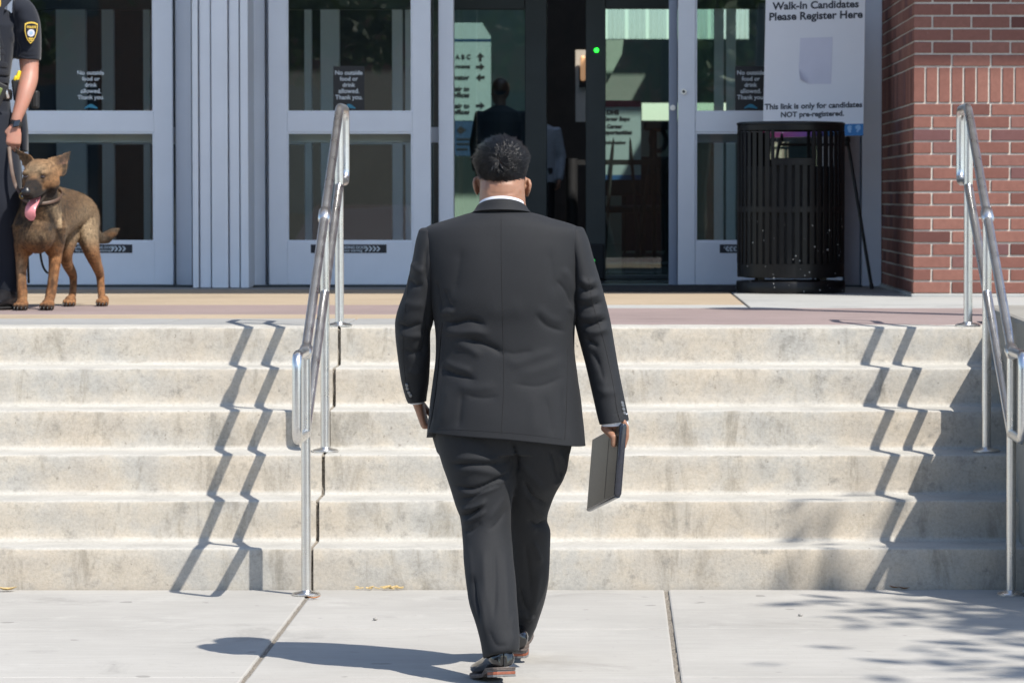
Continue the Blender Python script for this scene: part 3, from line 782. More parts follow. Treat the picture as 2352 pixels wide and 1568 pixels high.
# ------------------------------------------------------------------ litter bin
def bin_():
    cx, cy, Rb = px(1816, 22.14), 22.14, .318
    root = empty('litter_bin', (cx, cy, H6), 'black slatted steel litter bin standing in front of the leaning sign', 'bin')
    zt = pz(283, 21.82)
    z = lambda y: pz(y, 21.83)
    n = 44; th = .006
    def arc(b, r, a0, a1, z0, z1, seg=None):
        seg = seg or max(2, int((a1 - a0) / R(4)))
        rings = []
        for k in range(seg + 1):
            a = a0 + (a1 - a0) * k / seg; c, s = math.cos(a), math.sin(a)
            rings.append([(cx + r * c, cy + r * s, z0), (cx + (r + th) * c, cy + (r + th) * s, z0), (cx + (r + th) * c, cy + (r + th) * s, z1), (cx + r * c, cy + r * s, z1)])
        full = abs(a1 - a0 - 2 * math.pi) < 1e-6
        b.loft(rings, not full, not full)
    P2 = 2 * math.pi
    b = MB()
    arc(b, Rb - th, 0, P2, z(299), zt, 90)                      # top band
    arc(b, Rb - th, 0, P2, z(638), z(606), 90)                  # bottom band
    arc(b, Rb - th, 0, P2, z(488), z(474), 90)
    # the two wide openings face front and back; slats everywhere else
    fo = R(20.5)
    def opening(a):
        for c in (-math.pi / 2 , math.pi / 2):
            d = (a - c + math.pi) % P2 - math.pi
            if abs(d) < fo: return True
        return False
    for k in range(n):
        a = P2 * (k + .5) / n - math.pi / 2; hw = P2 / n * .33
        top = z(378) if opening(a) else z(300)
        arc(b, Rb - th * .8, a - hw, a + hw, z(607), top, 3)
    for c in (-math.pi / 2, math.pi / 2):
        arc(b, Rb - th, c - fo - .06, c + fo + .06, z(380), z(363), 14)
        arc(b, Rb - th, c - fo - .07, c - fo, z(364), z(298), 3); arc(b, Rb - th, c + fo, c + fo + .07, z(364), z(298), 3)
    b.build('slatted_shell', M['black_metal'], root, bevel=.0015, seg=1, autos=30)
    b = MB(); b.lathe([(Rb - .03, zt - .012), (Rb - .004, zt - .014), (Rb + .004, zt - .004), (Rb + .003, zt + .006), (Rb - .01, zt + .012), (Rb - .07, zt + .014), (.13, zt + .014), (.13, zt - .012)], (cx, cy, 0), 64, cap=False); b.build('lid', M['black_metal'], root, autos=40)
    b = MB(); b.lathe([(.0, z(640)), (Rb - .045, z(640)), (Rb - .045, z(382)), (Rb - .05, z(382)), (Rb - .05, z(636)), (0, z(636))], (cx, cy, 0), 48, cap=False); b.build('liner', M['black'], root, autos=40)
    b = MB(); b.lathe([(Rb - .05, H6 + .002), (Rb + .004, H6 + .002), (Rb + .006, H6 + .008), (Rb + .006, z(650)), (Rb, z(647)), (Rb - .05, z(646))], (cx, cy, 0), 64); b.build('base_ring', M['black_metal'], root, autos=40)
    b = MB()
    for k in range(4):
        b = MB(); a = R(45 + 90 * k); b.box(cx + (Rb - .06) * math.cos(a) - .02, cx + (Rb - .06) * math.cos(a) + .02, cy + (Rb - .06) * math.sin(a) - .02, cy + (Rb - .06) * math.sin(a) + .02, z(648), z(637)); b.build('spacer', M['black'], root)
    b = MB(); rs = random.Random(5)
    sm = simple('chalky droplet stain', (.55, .55, .53), .8)
    for k in range(46):                                        # dried spots on the coat
        a = -math.pi / 2 + rs.uniform(-1.25, 1.25); zz = rs.choice((rs.uniform(z(670), z(610)), rs.uniform(z(605), z(500)))); r = rs.uniform(.0012, .0042)
        ra = Rb + (.0062 if zz < z(650) else .0006)
        b.ball((cx + ra * math.cos(a), cy + ra * math.sin(a), zz), r, r * .35 if abs(a + math.pi / 2) < .6 else r, r, 8, 6)
    b.build('dried_spots', sm, root, smooth=True)
bin_()

# ------------------------------------------------------------------ registration sign on its easel
def sign():
    Y = 22.80; m = Y / FD
    yaw, lean, roll = R(11), R(15), R(1.2)
    # board frame: turned a little, leaning back on the easel, hung slightly askew
    u0 = Vector((math.cos(yaw), -math.sin(yaw), 0)); v1 = Vector((0, 0, math.cos(lean))) + Vector((math.sin(yaw), math.cos(yaw), 0)) * math.sin(lean)
    u = u0 * math.cos(roll) + v1 * math.sin(roll); v = v1 * math.cos(roll) - u0 * math.sin(roll); w = u.cross(v)
    if w.y > 0: w = -w
    bl = at(1752, 317, Y); eye = Vector((0, 0, CAM_H))
    def f(x, y):
        d = at(x, y, Y) - eye; s = (bl - eye).dot(w) / d.dot(w); q = eye + d * s - bl; return q.dot(u), q.dot(v)
    W_ = f(1983, 311)[0]; H_ = W_ * 1.5
    ru = lambda p, q, k=0: bl + u * (p * W_) + v * (q * H_) + w * k
    root = empty('registration_sign', (px(1868, Y), Y, H6), 'white foam board reading Walk-In Candidates, propped behind the black bin', 'sign')
    b = MB(); b.obox(bl + u * W_ / 2 + v * H_ / 2 - w * .005, u * W_ / 2, v * H_ / 2, w * .005); board = b.build('board', M['white'], root, bevel=.0015)
    def line(s, x, y, wd, bold=.035, name='lettering', mt=M['ink']):
        t, q = f(x, y)
        b = MB(); put_text(b, s, bl + u * t + v * q, u, v, w * .0012, width=wd * m, bold=bold); b.build(name, mt, board)
    line('Walk-In Candidates', 1873, 12, 201, .03); line('Please Register Here', 1874, 39, 217, .03)
    line('This link is only for candidates', 1868, 245, 226, .032); line('NOT pre-registered.', 1866, 264, 146, .032)
    # blank sheet taped on, one corner curling
    b = MB(); c0 = f(1833, 193); c1 = f(1909, 193); c2 = f(1912, 86); c3 = f(1838, 88); n = 12; rings = []
    for i in range(n + 1):
        s = i / n; ring = []
        for j in range(n + 1):
            t = j / n
            p = [(c0[k] * (1 - t) + c1[k] * t) * (1 - s) + (c3[k] * (1 - t) + c2[k] * t) * s for k in (0, 1)]
            cur = max(0, 1 - (s * 3.2 + t * 3.0)); lift = .0016 + .035 * cur ** 1.5
            ring.append(bl + u * (p[0] + .018 * cur) + v * (p[1] + .020 * cur) + w * lift)
        rings.append(ring)
    b.loft(rings, False, False, closed=False); b.build('taped_sheet', M['paper'], board, smooth=True)
    # printed foot: magenta to violet band with lettering on one side, blue with an emblem on the other
    gm, nt, bs = mat('magenta to violet print'); tc = nd(nt, 'TexCoord'); sp = nd(nt, 'SeparateXYZ'); nt.links.new(tc.outputs['Generated'], sp.inputs[0])
    nt.links.new(ramp(nt, sp.outputs[0], [(0, (.55, .05, .14)), (.5, (.30, .06, .24)), (1, (.12, .08, .35))]), bs.inputs['Base Color'])
    def band(x0, x1, y0, y1, mt, nm, k=.0012):
        b = MB(); b.prism([f(x0, y1), f(x1, y1), f(x1, y0), f(x0, y0)], bl + w * k, u, v, w * .0006); return b.build(nm, mt, board)
    def foot(t0, t1, mt, nm):
        b = MB(); q0, q1 = .0005, 28 * m; b.prism([(t0, q0), (t1, q0), (t1, q1), (t0, q1)], bl + w * .0012, u, v, w * .0006); return b.build(nm, mt, board)
    foot(.0005, W_ * .60, gm, 'magenta_band'); foot(W_ * .60, W_ - .0005, M['blue'], 'blue_band')
    b = MB(); t, q = f(1812, 302); put_text(b, 'DHS: Making America Safe Again', bl + u * t + v * q, u, v, w * .0022, width=112 * m, bold=.01); b.build('lettering', simple('pale pink print', (.75, .6, .7), .5), board)
    b = MB(); pale = simple('pale blue print', (.25, .45, .68), .5)
    for cxp, cyp, pts in ((1953, 297, [(-5, 8), (1, 9), (4, 6), (2, 3), (4, 0), (1, -3), (3, -6), (0, -9), (-4, -7), (-6, -1), (-7, 4)]), (1968, 296, [(-4, 5), (0, 9), (6, 9), (9, 4), (8, -2), (5, -5), (2, -9), (-1, -7), (1, -2), (-3, 0)])):
        t, q = f(cxp, cyp); b.prism([(t + p[0] * m, q + p[1] * m) for p in pts], bl + w * .002, u, v, w * .0004)
    b.build('emblem', pale, board)
    # tripod easel
    er = empty('easel', (px(1890, 23.1), 23.1, H6), 'black folding tripod easel holding the white sign behind the bin', 'easel')
    def leg(p0, p1, r0=.014, r1=.010):
        b = MB(); d = p1 - p0; mid = p0 + d * .52
        b.tube([p0, mid], r0, 12); b.tube([mid - d * .01, p1], r1, 12); b.tube([mid - d * .02, mid + d * .02], r0 * 1.25, 12)
        b.tube([p1 - d.normalized() * .03, p1], r1 * 1.3, 12); b.build('leg', M['black'], er, autos=40)
    apex = Vector((px(1868, 23.15), 23.15, 2.95))
    leg(apex + Vector((.035, -.02, 0)), Vector((px(2003, 22.85), 22.85, H6 + .004))); leg(apex + Vector((-.035, -.02, 0)), Vector((px(1733, 22.85), 22.85, H6 + .004))); leg(apex + Vector((0, .03, 0)), Vector((px(1868, 23.45), 23.45, H6 + .004)))
    b = MB(); b.ball(apex, .05, .04, .03); b.build('head', M['black'], er, smooth=True)
    b = MB(); zc = pz(333, 23.0); yy = 22.93
    b.tube([(px(1792, yy), yy, zc), (px(1945, yy), yy, zc)], .009, 10); b.build('crossbar', M['black'], er)
    for x in (1792, 1942):
        b = MB(); b.tube([(px(x, yy), yy, zc), (px(x, yy), 22.77, pz(322, 22.77)), (px(x, yy), 22.74, pz(308, 22.74))], .008, 8); b.build('support_peg', M['black'], er)
sign()

# ------------------------------------------------------------------ lobby signs and furniture seen through the open doors
def lobby_items():
    Y = 37.0; m = Y / FD; X = lambda q: px(q, Y); Z = lambda q: pz(q, Y)
    cyan = simple('pale directory board', (.38, .49, .50), .5, var=.04, scale=2)
    root = empty('directory_sign', (X(1063), Y, H6), 'pale directory board with arrows hanging in the lobby beside the dark figure', 'sign')
    b = MB(); b.prism([(X(985), Z(277)), (X(1128), Z(277)), (X(1128), Z(92)), (X(985), Z(92))], (0, Y, 0), UX, UZ, (0, .03, 0)); bd = b.build('board', cyan, root)
    b = MB(); b.prism([(X(985), Z(90)), (X(1128), Z(90)), (X(1128), Z(84)), (X(1108), Z(53)), (X(985), Z(52))], (0, Y, 0), UX, UZ, (0, .03, 0)); b.build('board_crest', cyan, bd)
    b = MB(); b.box(X(985), X(1128), Y - .002, Y + .03, Z(96), Z(90)); b.build('blue_line', simple('dark blue line', (.01, .05, .12), .5), bd)
    b = MB()
    def arrow(x, y, ang, s=10):
        c, sn = math.cos(ang), math.sin(ang)
        poly = [(s, 0), (0, s * .85), (0, s * .3), (-s, s * .3), (-s, -s * .3), (0, -s * .3), (0, -s * .85)]
        b.prism([((p[0] * c - p[1] * sn) * m, (p[0] * sn + p[1] * c) * m) for p in poly], (X(x), Y - .004, Z(y)), UX, UZ, (0, .002, 0))
    arrow(1104, 131, math.pi / 2); arrow(1104, 154, 0); arrow(1104, 178, math.pi); arrow(1104, 243, 0)
    for s, x, y, ww in (('HALL A B C', 1046, 131, 72), ('Meeting rooms', 1041, 154, 80), ('Elevator', 1053, 178, 52), ('Stair to', 1057, 204, 44), ('offices', 1060, 218, 38), ('Stair to', 1057, 243, 44), ('offices', 1060, 257, 38)):
        put_text(b, s, (X(x), Y - .004, Z(y)), UX, UZ, (0, 0, 0), width=ww * m, bold=.04)
    b.build('lettering', M['ink'], bd)
    Yb = 36.9; b = MB(); b.box(px(1045, Yb), px(1100, Yb), Yb, Yb + .05, pz(358, Yb), pz(278, Yb)); pn = b.build('blue_panel', simple('blue sign panel', (.035, .075, .16), .5), root)
    b = MB(); mm = Yb / FD
    b.prism([(-9 * mm, 0), (0, -9 * mm), (14 * mm, 0), (0, 9 * mm)], (px(1058, Yb), Yb - .003, pz(299, Yb)), UX, UZ, (0, .002, 0))
    for k, y in enumerate((320, 331, 343)): b.box(px(1050, Yb), px(1082 - 4 * k, Yb), Yb - .003, Yb - .001, pz(y + 2, Yb), pz(y - 2, Yb))
    b.build('emblem', M['ink'], pn)
    # poster on a stand
    Y = 33.2; m = Y / FD; X = lambda q: px(q, Y); Z = lambda q: pz(q, Y)
    root = empty('expo_poster', (X(1430), Y, H6), 'white poster with red and blue ends on a stand behind the belt barrier', 'poster')
    b = MB(); b.box(X(1380), X(1472), Y, Y + .02, Z(413), Z(231)); bd = b.build('board', simple('poster board', (.40, .47, .48), .5, var=.02), root)
    b = MB(); b.box(X(1380), X(1472), Y - .003, Y - .001, Z(246), Z(231)); b.build('red_band', simple('crimson band', (.22, .03, .07), .5), bd)
    b = MB(); b.box(X(1380), X(1472), Y - .003, Y - .001, Z(413), Z(402)); b.build('blue_band', simple('deep blue band', (.03, .10, .25), .5), bd)
    b = MB()
    for s, x, y, ww in (('DHS', 1408, 258, 28), ('Career Expo', 1416, 274, 62), ('Career', 1412, 290, 36), ('Opportunities', 1415, 305, 74), ('information', 1414, 327, 46)):
        put_text(b, s, (X(x), Y - .004, Z(y)), UX, UZ, (0, 0, 0), width=ww * m, bold=.045)
    b.build('lettering', M['ink'], bd)
    for s in (-1, 1):
        b = MB(); b.tube([(X(1428 + s * 14), Y + .04, Z(250)), (X(1428 + s * 40), Y - .1, H6 + .005)], .014, 8); b.build('leg', M['black'], root)
    # belt barrier
    Y = 31.0; X = lambda q: px(q, Y)
    for i, q in enumerate((1313, 1540)):
        root = empty('barrier_post', (X(q), Y, H6), 'black queue barrier post with a belt in the lobby, beside the dark door frame' if i == 0 else 'black queue barrier post at the far end of the belt, behind the pale door stile', 'barrier', 'queue barrier posts in the lobby')
        b = MB(); b.tube([(X(q), Y, H6 + .02), (X(q), Y, pz(364, Y))], .05 if i == 0 else .035, 20); b.build('post', M['black'], root, autos=40)
        b = MB(); b.lathe([(0, H6), (.17, H6 + .001), (.17, H6 + .012), (.04, H6 + .035)], (X(q), Y, 0), 28); b.build('base', M['black'], root, autos=40)
        if i == 0:
            b = MB(); b.box(X(1318), X(1537), Y - .002, Y + .002, pz(379, Y), pz(367, Y)); b.build('belt', M['black'], root)
    # camera tripod and chairs behind the barrier
    Y = 34; X = lambda q: px(q, Y); Z = lambda q: pz(q, Y)
    root = empty('camera_tripod', (X(1500), Y, H6), 'dark tripod with a round head standing behind the belt barrier in the lobby', 'tripod')
    for dx, dy in ((-38, -.2), (34, -.2), (4, .4)):
        b = MB(); b.tube([(X(1500), Y, Z(330)), (X(1500 + dx), Y + dy, H6 + .01)], .022, 8); b.build('leg', M['black'], root)
    b = MB(); b.tube([(X(1500), Y, Z(400)), (X(1500), Y, Z(300))], .035, 10); b.build('column', M['black'], root)
    b = MB(); b.tube([Vector((X(1512), Y, Z(322))) + Vector((.07 * math.cos(t * .5), 0, .1 * math.sin(t * .5))) for t in range(13)], .022, 8, closed=True); b.build('hoop', M['black'], root)
    b = MB(); b.box(X(1478), X(1534), Y - .1, Y + .1, Z(300), Z(279)); b.build('head', M['black'], root, bevel=.02)
    def chair(q, Y, label):
        X = px(q, Y); r = empty('lobby_chair', (X, Y, H6), label, 'chair', 'dark chairs in the lobby')
        z = H6 + .46
        b = MB(); b.box(X - .23, X + .23, Y - .22, Y + .22, z - .04, z + .03); b.build('seat', M['black'], r, bevel=.02)
        b = MB(); b.box(X - .22, X + .22, Y - .26, Y - .21, z + .12, z + .48); b.build('backrest', M['black'], r, bevel=.02)
        for sx in (-1, 1):
            for sy in (-1, 1):
                b = MB(); b.tube([(X + sx * .2, Y + sy * .2, H6 + .002), (X + sx * .2, Y + sy * .2, z + (.2 if sy < 0 else -.04))], .013, 8); b.build('leg', M['black'], r)
    chair(1430, 35.0, 'dark lobby chair below the poster'); chair(1482, 36.0, 'dark lobby chair below the tripod'); chair(1524, 34.6, 'dark lobby chair beside the pale door stile')
    Y = 38.0; r = empty('lobby_table', (px(1480, Y), Y, H6), 'table under a dark cloth at the back of the lobby behind the chairs', 'table')
    b = MB(); b.box(px(1425, Y), px(1560, Y), Y, Y + .7, H6 + .70, H6 + .74); b.build('tabletop', M['black'], r)
    b = MB(); b.box(px(1428, Y), px(1557, Y), Y + .02, Y + .68, H6 + .02, H6 + .70); b.build('table_skirt', simple('dark wine cloth', (.03, .012, .018), .8), r)
lobby_items()

# ------------------------------------------------------------------ small litter
def litter():
    lm = simple('dry brown leaf', (.20, .10, .045), .8, var=.4, scale=80); om = simple('orange dry leaf', (.42, .17, .06), .7, var=.3, scale=80); sm = simple('straw', (.52, .38, .17), .8, var=.3, scale=120); gm = simple('grey pebble', (.30, .29, .27), .9, var=.3, scale=90)
    def leaf(x, y, z, L, Wd, ang, mt, label, curl=.35):
        Y = ground_Y(y, z); p = Vector((px(x, Y), Y, z)); b = MB(); rings = []
        for i in range(9):
            t = i / 8; ww = Wd * math.sin(math.pi * (t * .92 + .04)) ** .8; h = curl * L * (t - .5) ** 2 * 2 + .004
            ring = []
            for k in (-1, -.5, 0, .5, 1):
                q = Vector(((t - .5) * L, k * ww, h + abs(k) * ww * .5)); q.rotate(Matrix.Rotation(ang, 3, 'Z')); ring.append(p + q)
            rings.append(ring)
        b.loft(rings, False, False, closed=False); o = b.build('dry_leaf', mt, smooth=True); tag(o, label, 'leaf')
    leaf(2060, 1352, .001, .055, .013, .3, om, 'orange dry leaf lying in shade at the foot of the steps, further from the handrail')
    leaf(2079, 1354, .001, .045, .010, -.4, lm, 'dark brown dry leaf touching the orange leaf at the foot of the steps')
    leaf(718, 1376, .001, .055, .010, .25, om, 'orange dry leaf caught under the near flange of the handrail on the joint')
    leaf(12, 1357, .001, .075, .018, .15, sm, 'pale curled dry leaf at the foot of the steps near the officer')
    leaf(372, 945, RISE * 3, .035, .008, .1, lm, 'small brown leaf on a tread of the steps below the dog')
    b = MB(); rs = random.Random(3); Y = 14.735
    for k in range(26):
        x = px(812 + rs.random() * 112, Y); y = Y + rs.uniform(-.012, .006); a = rs.uniform(-.5, .5); l = rs.uniform(.01, .035)
        b.tube([(x, y, .005 + rs.random() * .01), (x + l * math.cos(a), y + l * math.sin(a) * .3, .006 + rs.random() * .012)], .0022, 5)
    o = b.build('straw_wisp', sm); tag(o, 'wisp of yellow straw lying along the foot of the steps', 'straw', kind='stuff')
    for i, (x, y, l) in enumerate(((860, 1424, 'small grey pebble on the pavement between the handrail and the suited man'), (1840, 1415, 'small grey pebble on the pavement right of the suited man'))):
        Y = ground_Y(y); b = MB(); b.ball((px(x, Y), Y, .006), .009, .008, .006, 10, 8); o = b.build('pebble', gm, smooth=True); tag(o, l, 'pebble')
litter()

# ------------------------------------------------------------------ trees, building and car across the street (seen in the door glass and as leaf shade)
def leafy(name, base, h, rad, zc, label, seed, n=5200, squash=.85, leafsize=.10, inner=.25, cat='tree', group=None, extra=None):
    rs = np.random.RandomState(seed); base = Vector(base)
    root = empty(name, base, label, cat, group)
    b = MB(); tr = simple_bark
    pts = [base + Vector((.05 * math.sin(i * 1.3 + seed), .05 * math.cos(i * 1.7), h * i / 7)) for i in range(8)]
    b.tube(pts, [.17 - .016 * i for i in range(8)], 10)
    for k in range(9):
        a = k * 2.4 + seed; z = zc - rad * .6 + k * rad * .12; p0 = base + Vector((0, 0, z * .8)); L = rad * (.55 + .35 * rs.rand())
        e = p0 + Vector((math.cos(a) * L, math.sin(a) * L, L * .7)); b.tube([p0, (p0 + e) / 2 + Vector((0, 0, -.08)), e], [.06, .035, .012], 7)
    b.build('trunk', tr, root, autos=50)
    cl = []
    for k in range(46):
        d = rs.normal(size=3); d /= np.linalg.norm(d); r = rad * (inner + (1 - inner) * rs.rand() ** .6)
        cl.append((np.array(base) + np.array([0, 0, zc]) + d * r * np.array([1, 1, squash]), rad * rs.uniform(.13, .30)))
    vs = []; fs = []
    for i in range(n):
        c, r = cl[rs.randint(len(cl))]; p = c + rs.normal(size=3) * r * .55
        u = rs.normal(size=3); u /= np.linalg.norm(u); w = np.cross(u, rs.normal(size=3)); w /= np.linalg.norm(w); s = leafsize * rs.uniform(.6, 1.3)
        k = len(vs); vs += [p - u * s, p + w * s * .42, p + u * s, p - w * s * .42]; fs.append((k, k + 1, k + 2, k + 3))
    for q, rr, cnt in extra or []:                     # loose outer sprays
        for i in range(cnt):
            p = np.array(q) + rs.normal(size=3) * rr * np.array([1, 1, .6]); u = rs.normal(size=3); u /= np.linalg.norm(u); w = np.cross(u, rs.normal(size=3)); w /= np.linalg.norm(w); s = leafsize * rs.uniform(.6, 1.2)
            k = len(vs); vs += [p - u * s, p + w * s * .42, p + u * s, p - w * s * .42]; fs.append((k, k + 1, k + 2, k + 3))
    b = MB(); b.add(vs, fs); b.build('crown', leaf_mat, root)
simple_bark = simple('grey brown bark', (.10, .075, .055), .9, var=.35, scale=20, bmp=.8, bdist=.02)
def leaf_material():
    m, nt, b = mat('tree leaf'); g = nd(nt, 'ObjectInfo')
    c = ramp(nt, noise(nt, 1.3, 3), [(.3, (.030, .055, .016)), (.7, (.075, .115, .032))]); nt.links.new(c, b.inputs['Base Color']); b.inputs['Roughness'].default_value = .55
    t = nd(nt, 'BsdfTranslucent'); nt.links.new(c, t.inputs[0]); mx = nd(nt, 'MixShader'); mx.inputs[0].default_value = .3
    nt.links.new(b.outputs[0], mx.inputs[1]); nt.links.new(t.outputs[0], mx.inputs[2]); nt.links.new(mx.outputs[0], nt.nodes['Material Output'].inputs[0]); return m
leaf_mat = leaf_material()
leafy('shade_tree', (8.05, 9.35, 0), 6.8, 2.5, 7.4, 'leafy street tree whose shade falls across the foot of the steps', 11, n=6400, leafsize=.12, extra=[((4.75, 11.15, 6.80), .22, 22), ((5.25, 10.95, 7.0), .34, 34), ((4.95, 11.0, 6.72), .16, 12)])
def shadow_pole():  # unseen pole added for its shadow across the landing
    p = Vector((4.2, 15.57, 1.08)); root = empty('shadow_pole', p, 'dark shadow pole added unseen in the planter to cast a streak on the landing', 'shadow pole')
    b = MB(); b.tube([p, p + Vector((0, 0, .5)), p + Vector((0, 0, 3)), p + Vector((0, 0, 6.0))], [.14, .11, .10, .085], 20); b.build('pole', M['dark_alu'], root, autos=40)
    b = MB(); b.lathe([(0, 5.95), (.10, 5.96), (.20, 6.05), (.20, 6.20), (.06, 6.28), (0, 6.29)], p, 28); b.build('pole_head', M['dark_alu'], root, autos=40)
    b = MB(); b.lathe([(0, 0), (.20, .002), (.20, .03), (.15, .10)], p, 24); b.build('base', M['dark_alu'], root, autos=40)
shadow_pole()
for k, (x, y, h, r) in enumerate(((-11.5, -12.5, 5.4, 2.6), (-4.6, -15, 8, 3.2), (1.4, -13.2, 7, 2.6), (8.2, -14.5, 8, 3.4), (-16, -16, 8, 3.6))):
    leafy('street_tree', (x, y, 0), h * .8, r, h * .72, 'leafy street tree across the road, mirrored in the door glass', 20 + k, n=3800, leafsize=.17, group='trees across the road')
def far_building():
    root = empty('brick_block', (-6, -30, 0), 'brown brick block across the road, mirrored in the door glass', 'building')
    b = MB(); b.box(-40, 3, -36, -28, 0, 9.5); b.build('wall', simple('brown brick', (.16, .085, .06), .9, var=.2, scale=9), root)
    for i in range(8):
        for j in range(2):
            b = MB(); x = -38 + i * 5; b.box(x, x + 2.6, -28, -27.95, 1.2 + j * 4, 3.8 + j * 4); b.build('window', simple('dark window', (.03, .05, .08), .08, var=.1), root)
far_building()
def red_car():
    cx, cy = -3.45, -4.2
    paint = simple('dark red car paint', (.045, .003, .005), .3, var=.05); gl = simple('car glass', (.02, .025, .03), .05, coat=1); tyre = M['rubber']
    root = empty('parked_car', (cx, cy, 0), 'dark red car parked at the kerb behind the photographer, mirrored in the door glass', 'car')
    prof = [(-2.2, .45), (-2.2, .75), (-1.9, .92), (-1.2, .98), (-.75, 1.38), (.2, 1.46), (.95, 1.38), (1.5, 1.02), (2.1, .95), (2.25, .7), (2.2, .42)]
    b = MB(); rings = []
    for s, k in ((-.84, .93), (-.8, 1), (0, 1.01), (.8, 1), (.84, .93)):
        rings.append([(cx + p[0] * (.99 if abs(s) > .8 else 1), cy + s * (.80 if p[1] > 1.05 else 1), .28 + (p[1] - .28) * k) for p in prof])
    b.loft(rings); b.build('body', paint, root, bevel=.03, autos=40)
    b = MB(); b.prism([(-1.05, 1.0), (-.66, 1.33), (.18, 1.40), (.86, 1.33), (1.3, 1.02)], (cx, cy + .79, 0), (1, 0, 0), (0, -.12, 1), (0, .035, 0)); b.build('window', gl, root)
    for x in (-1.4, 1.4):
        for s in (-1, 1):
            b = MB(); b.tube([(cx + x, cy + s * .66, .32), (cx + x, cy + s * .87, .32)], .32, 28); wh = b.build('wheel', tyre, root, autos=40)
            b = MB(); b.tube([(cx + x, cy + s * .86, .32), (cx + x, cy + s * .885, .32)], .2, 20); b.build('rim', M['steel'], wh, autos=40)
    for s in (-1, 1):
        b = MB(); b.ball((cx + 2.18, cy + s * .6, .72), .06, .16, .07); b.build('headlight', M['white'], root, smooth=True)
    root.rotation_euler.z = R(90)
red_car()
# ------------------------------------------------------------------ the man in the dark suit
def hand_shells(b, wrist, d_fing, d_palm, side, size=1.0, curl=(.5, .55, .6, .65), thumb=None, spread=.12, thumb_curl=.5):
    """palm, five fingers. d_fing: from wrist to knuckles, d_palm: the way the palm faces, side: towards the thumb"""
    f = Vector(d_fing).normalized(); p = Vector(d_palm); p = (p - f * p.dot(f)).normalized(); t = Vector(side); t = (t - f * t.dot(f) - p * t.dot(p)).normalized()
    s = size; w = Vector(wrist)
    b.tube([w - f * .02 * s, w + f * .01 * s, w + f * .045 * s, w + f * .088 * s], [(.027 * s, .019 * s), (.030 * s, .019 * s), (.039 * s, .0165 * s), (.041 * s, .0145 * s)], 14, ref=p, dome=.5)
    L = (.072, .080, .075, .058); kn = (.030, .0105, -.0095, -.029); rr = (.0094, .0097, .0092, .0080)
    for i in range(4):
        c = curl[i] if isinstance(curl, (list, tuple)) else curl
        q = w + f * (.083 - .004 * abs(i - 1)) * s + t * kn[i] * s
        dirv = (f + t * spread * (1.5 - i) * .4).normalized(); pts = [q - dirv * .02 * s, q]; ang = 0
        for k, l in enumerate((.44, .32, .24)):
            ang += c * (1.0, 1.15, .8)[k]
            pts.append(pts[-1] + (dirv * math.cos(ang) + p * math.sin(ang)) * L[i] * l * s)
        b.tube(pts, [rr[i] * s, rr[i] * 1.05 * s, rr[i] * s, rr[i] * .94 * s, rr[i] * .80 * s], 10, dome=.9)
    th = [w + f * .018 * s + t * .020 * s, w + f * .040 * s + t * .040 * s + p * .008 * s]
    if thumb: th += [Vector(q) for q in thumb]
    else:
        th += [w + f * .066 * s + t * .053 * s + p * .016 * s, w + f * .088 * s + t * (.053 - .01 * thumb_curl) * s + p * (.024 + .012 * thumb_curl) * s]
    b.tube(th, [.017 * s, .0135 * s, .0115 * s, .0095 * s], 10, dome=.8)

def head_shells(b, c, w, h, d, yaw=0, jaw=1.0, lean=0):
    """head with face; c = centre of the skull, w half-width, h half-height of the whole head, d half-depth; faces +Y when yaw = 0"""
    rot = Matrix.Rotation(yaw, 3, 'Z'); c = Vector(c)
    T = lambda x, y, z: c + rot @ Vector((x * w, y * d, z * h))
    rows = [(-1.0, .42, .30, .50), (-.93, .56, .40, .70), (-.78, .68 * jaw, .48, .84), (-.6, .78 * jaw, .60, .89), (-.4, .88, .80, .92), (-.2, .95, .93, .93), (0, .98, .99, .95), (.2, 1.0, 1.0, .99), (.4, .99, .99, .99), (.6, .92, .92, .93), (.78, .77, .78, .79), (.9, .57, .58, .58), (.975, .32, .33, .32)]
    n = 28; rings = []
    for z, rx, rb, rf in rows:
        ring = []
        for j in range(n):
            a = 2 * math.pi * j / n; ca, sa = math.cos(a), math.sin(a)
            ring.append(T(rx * math.copysign(abs(ca) ** .88, ca), (rf if sa > 0 else rb) * math.copysign(abs(sa) ** .88, sa) + (.06 if z < -.5 else 0), z))
        rings.append(ring)
    b.loft(rings)
    b.tube([T(0, .90, .16), T(0, 1.04, -.05), T(0, 1.16, -.22), T(0, 1.0, -.30)], [(.012, .010), (.013, .012), (.019, .014), (.014, .010)], 10, dome=.6)
    for s in (-1, 1):
        b.tube([T(.12 * s, .90, .17), T(.33 * s, .91, .20), T(.58 * s, .77, .13)], [.008, .010, .007], 8, dome=.8)
        b.tube([T(.40 * s, .82, -.12), T(.62 * s, .66, -.12)], [.014, .012], 8, dome=.9)
        b.ball(T(.36 * s, .80, .03), .0125, .011, .009, 12, 8)
    b.tube([T(-.30, .84, -.52), T(0, .97, -.50), T(.30, .84, -.52)], [.005, .008, .005], 8, dome=.8)
    b.tube([T(-.26, .82, -.59), T(0, .95, -.60), T(.26, .82, -.59)], [.006, .009, .006], 8, dome=.8)
    b.ball(T(0, .80, -.86), .020, .016, .014, 12, 8)

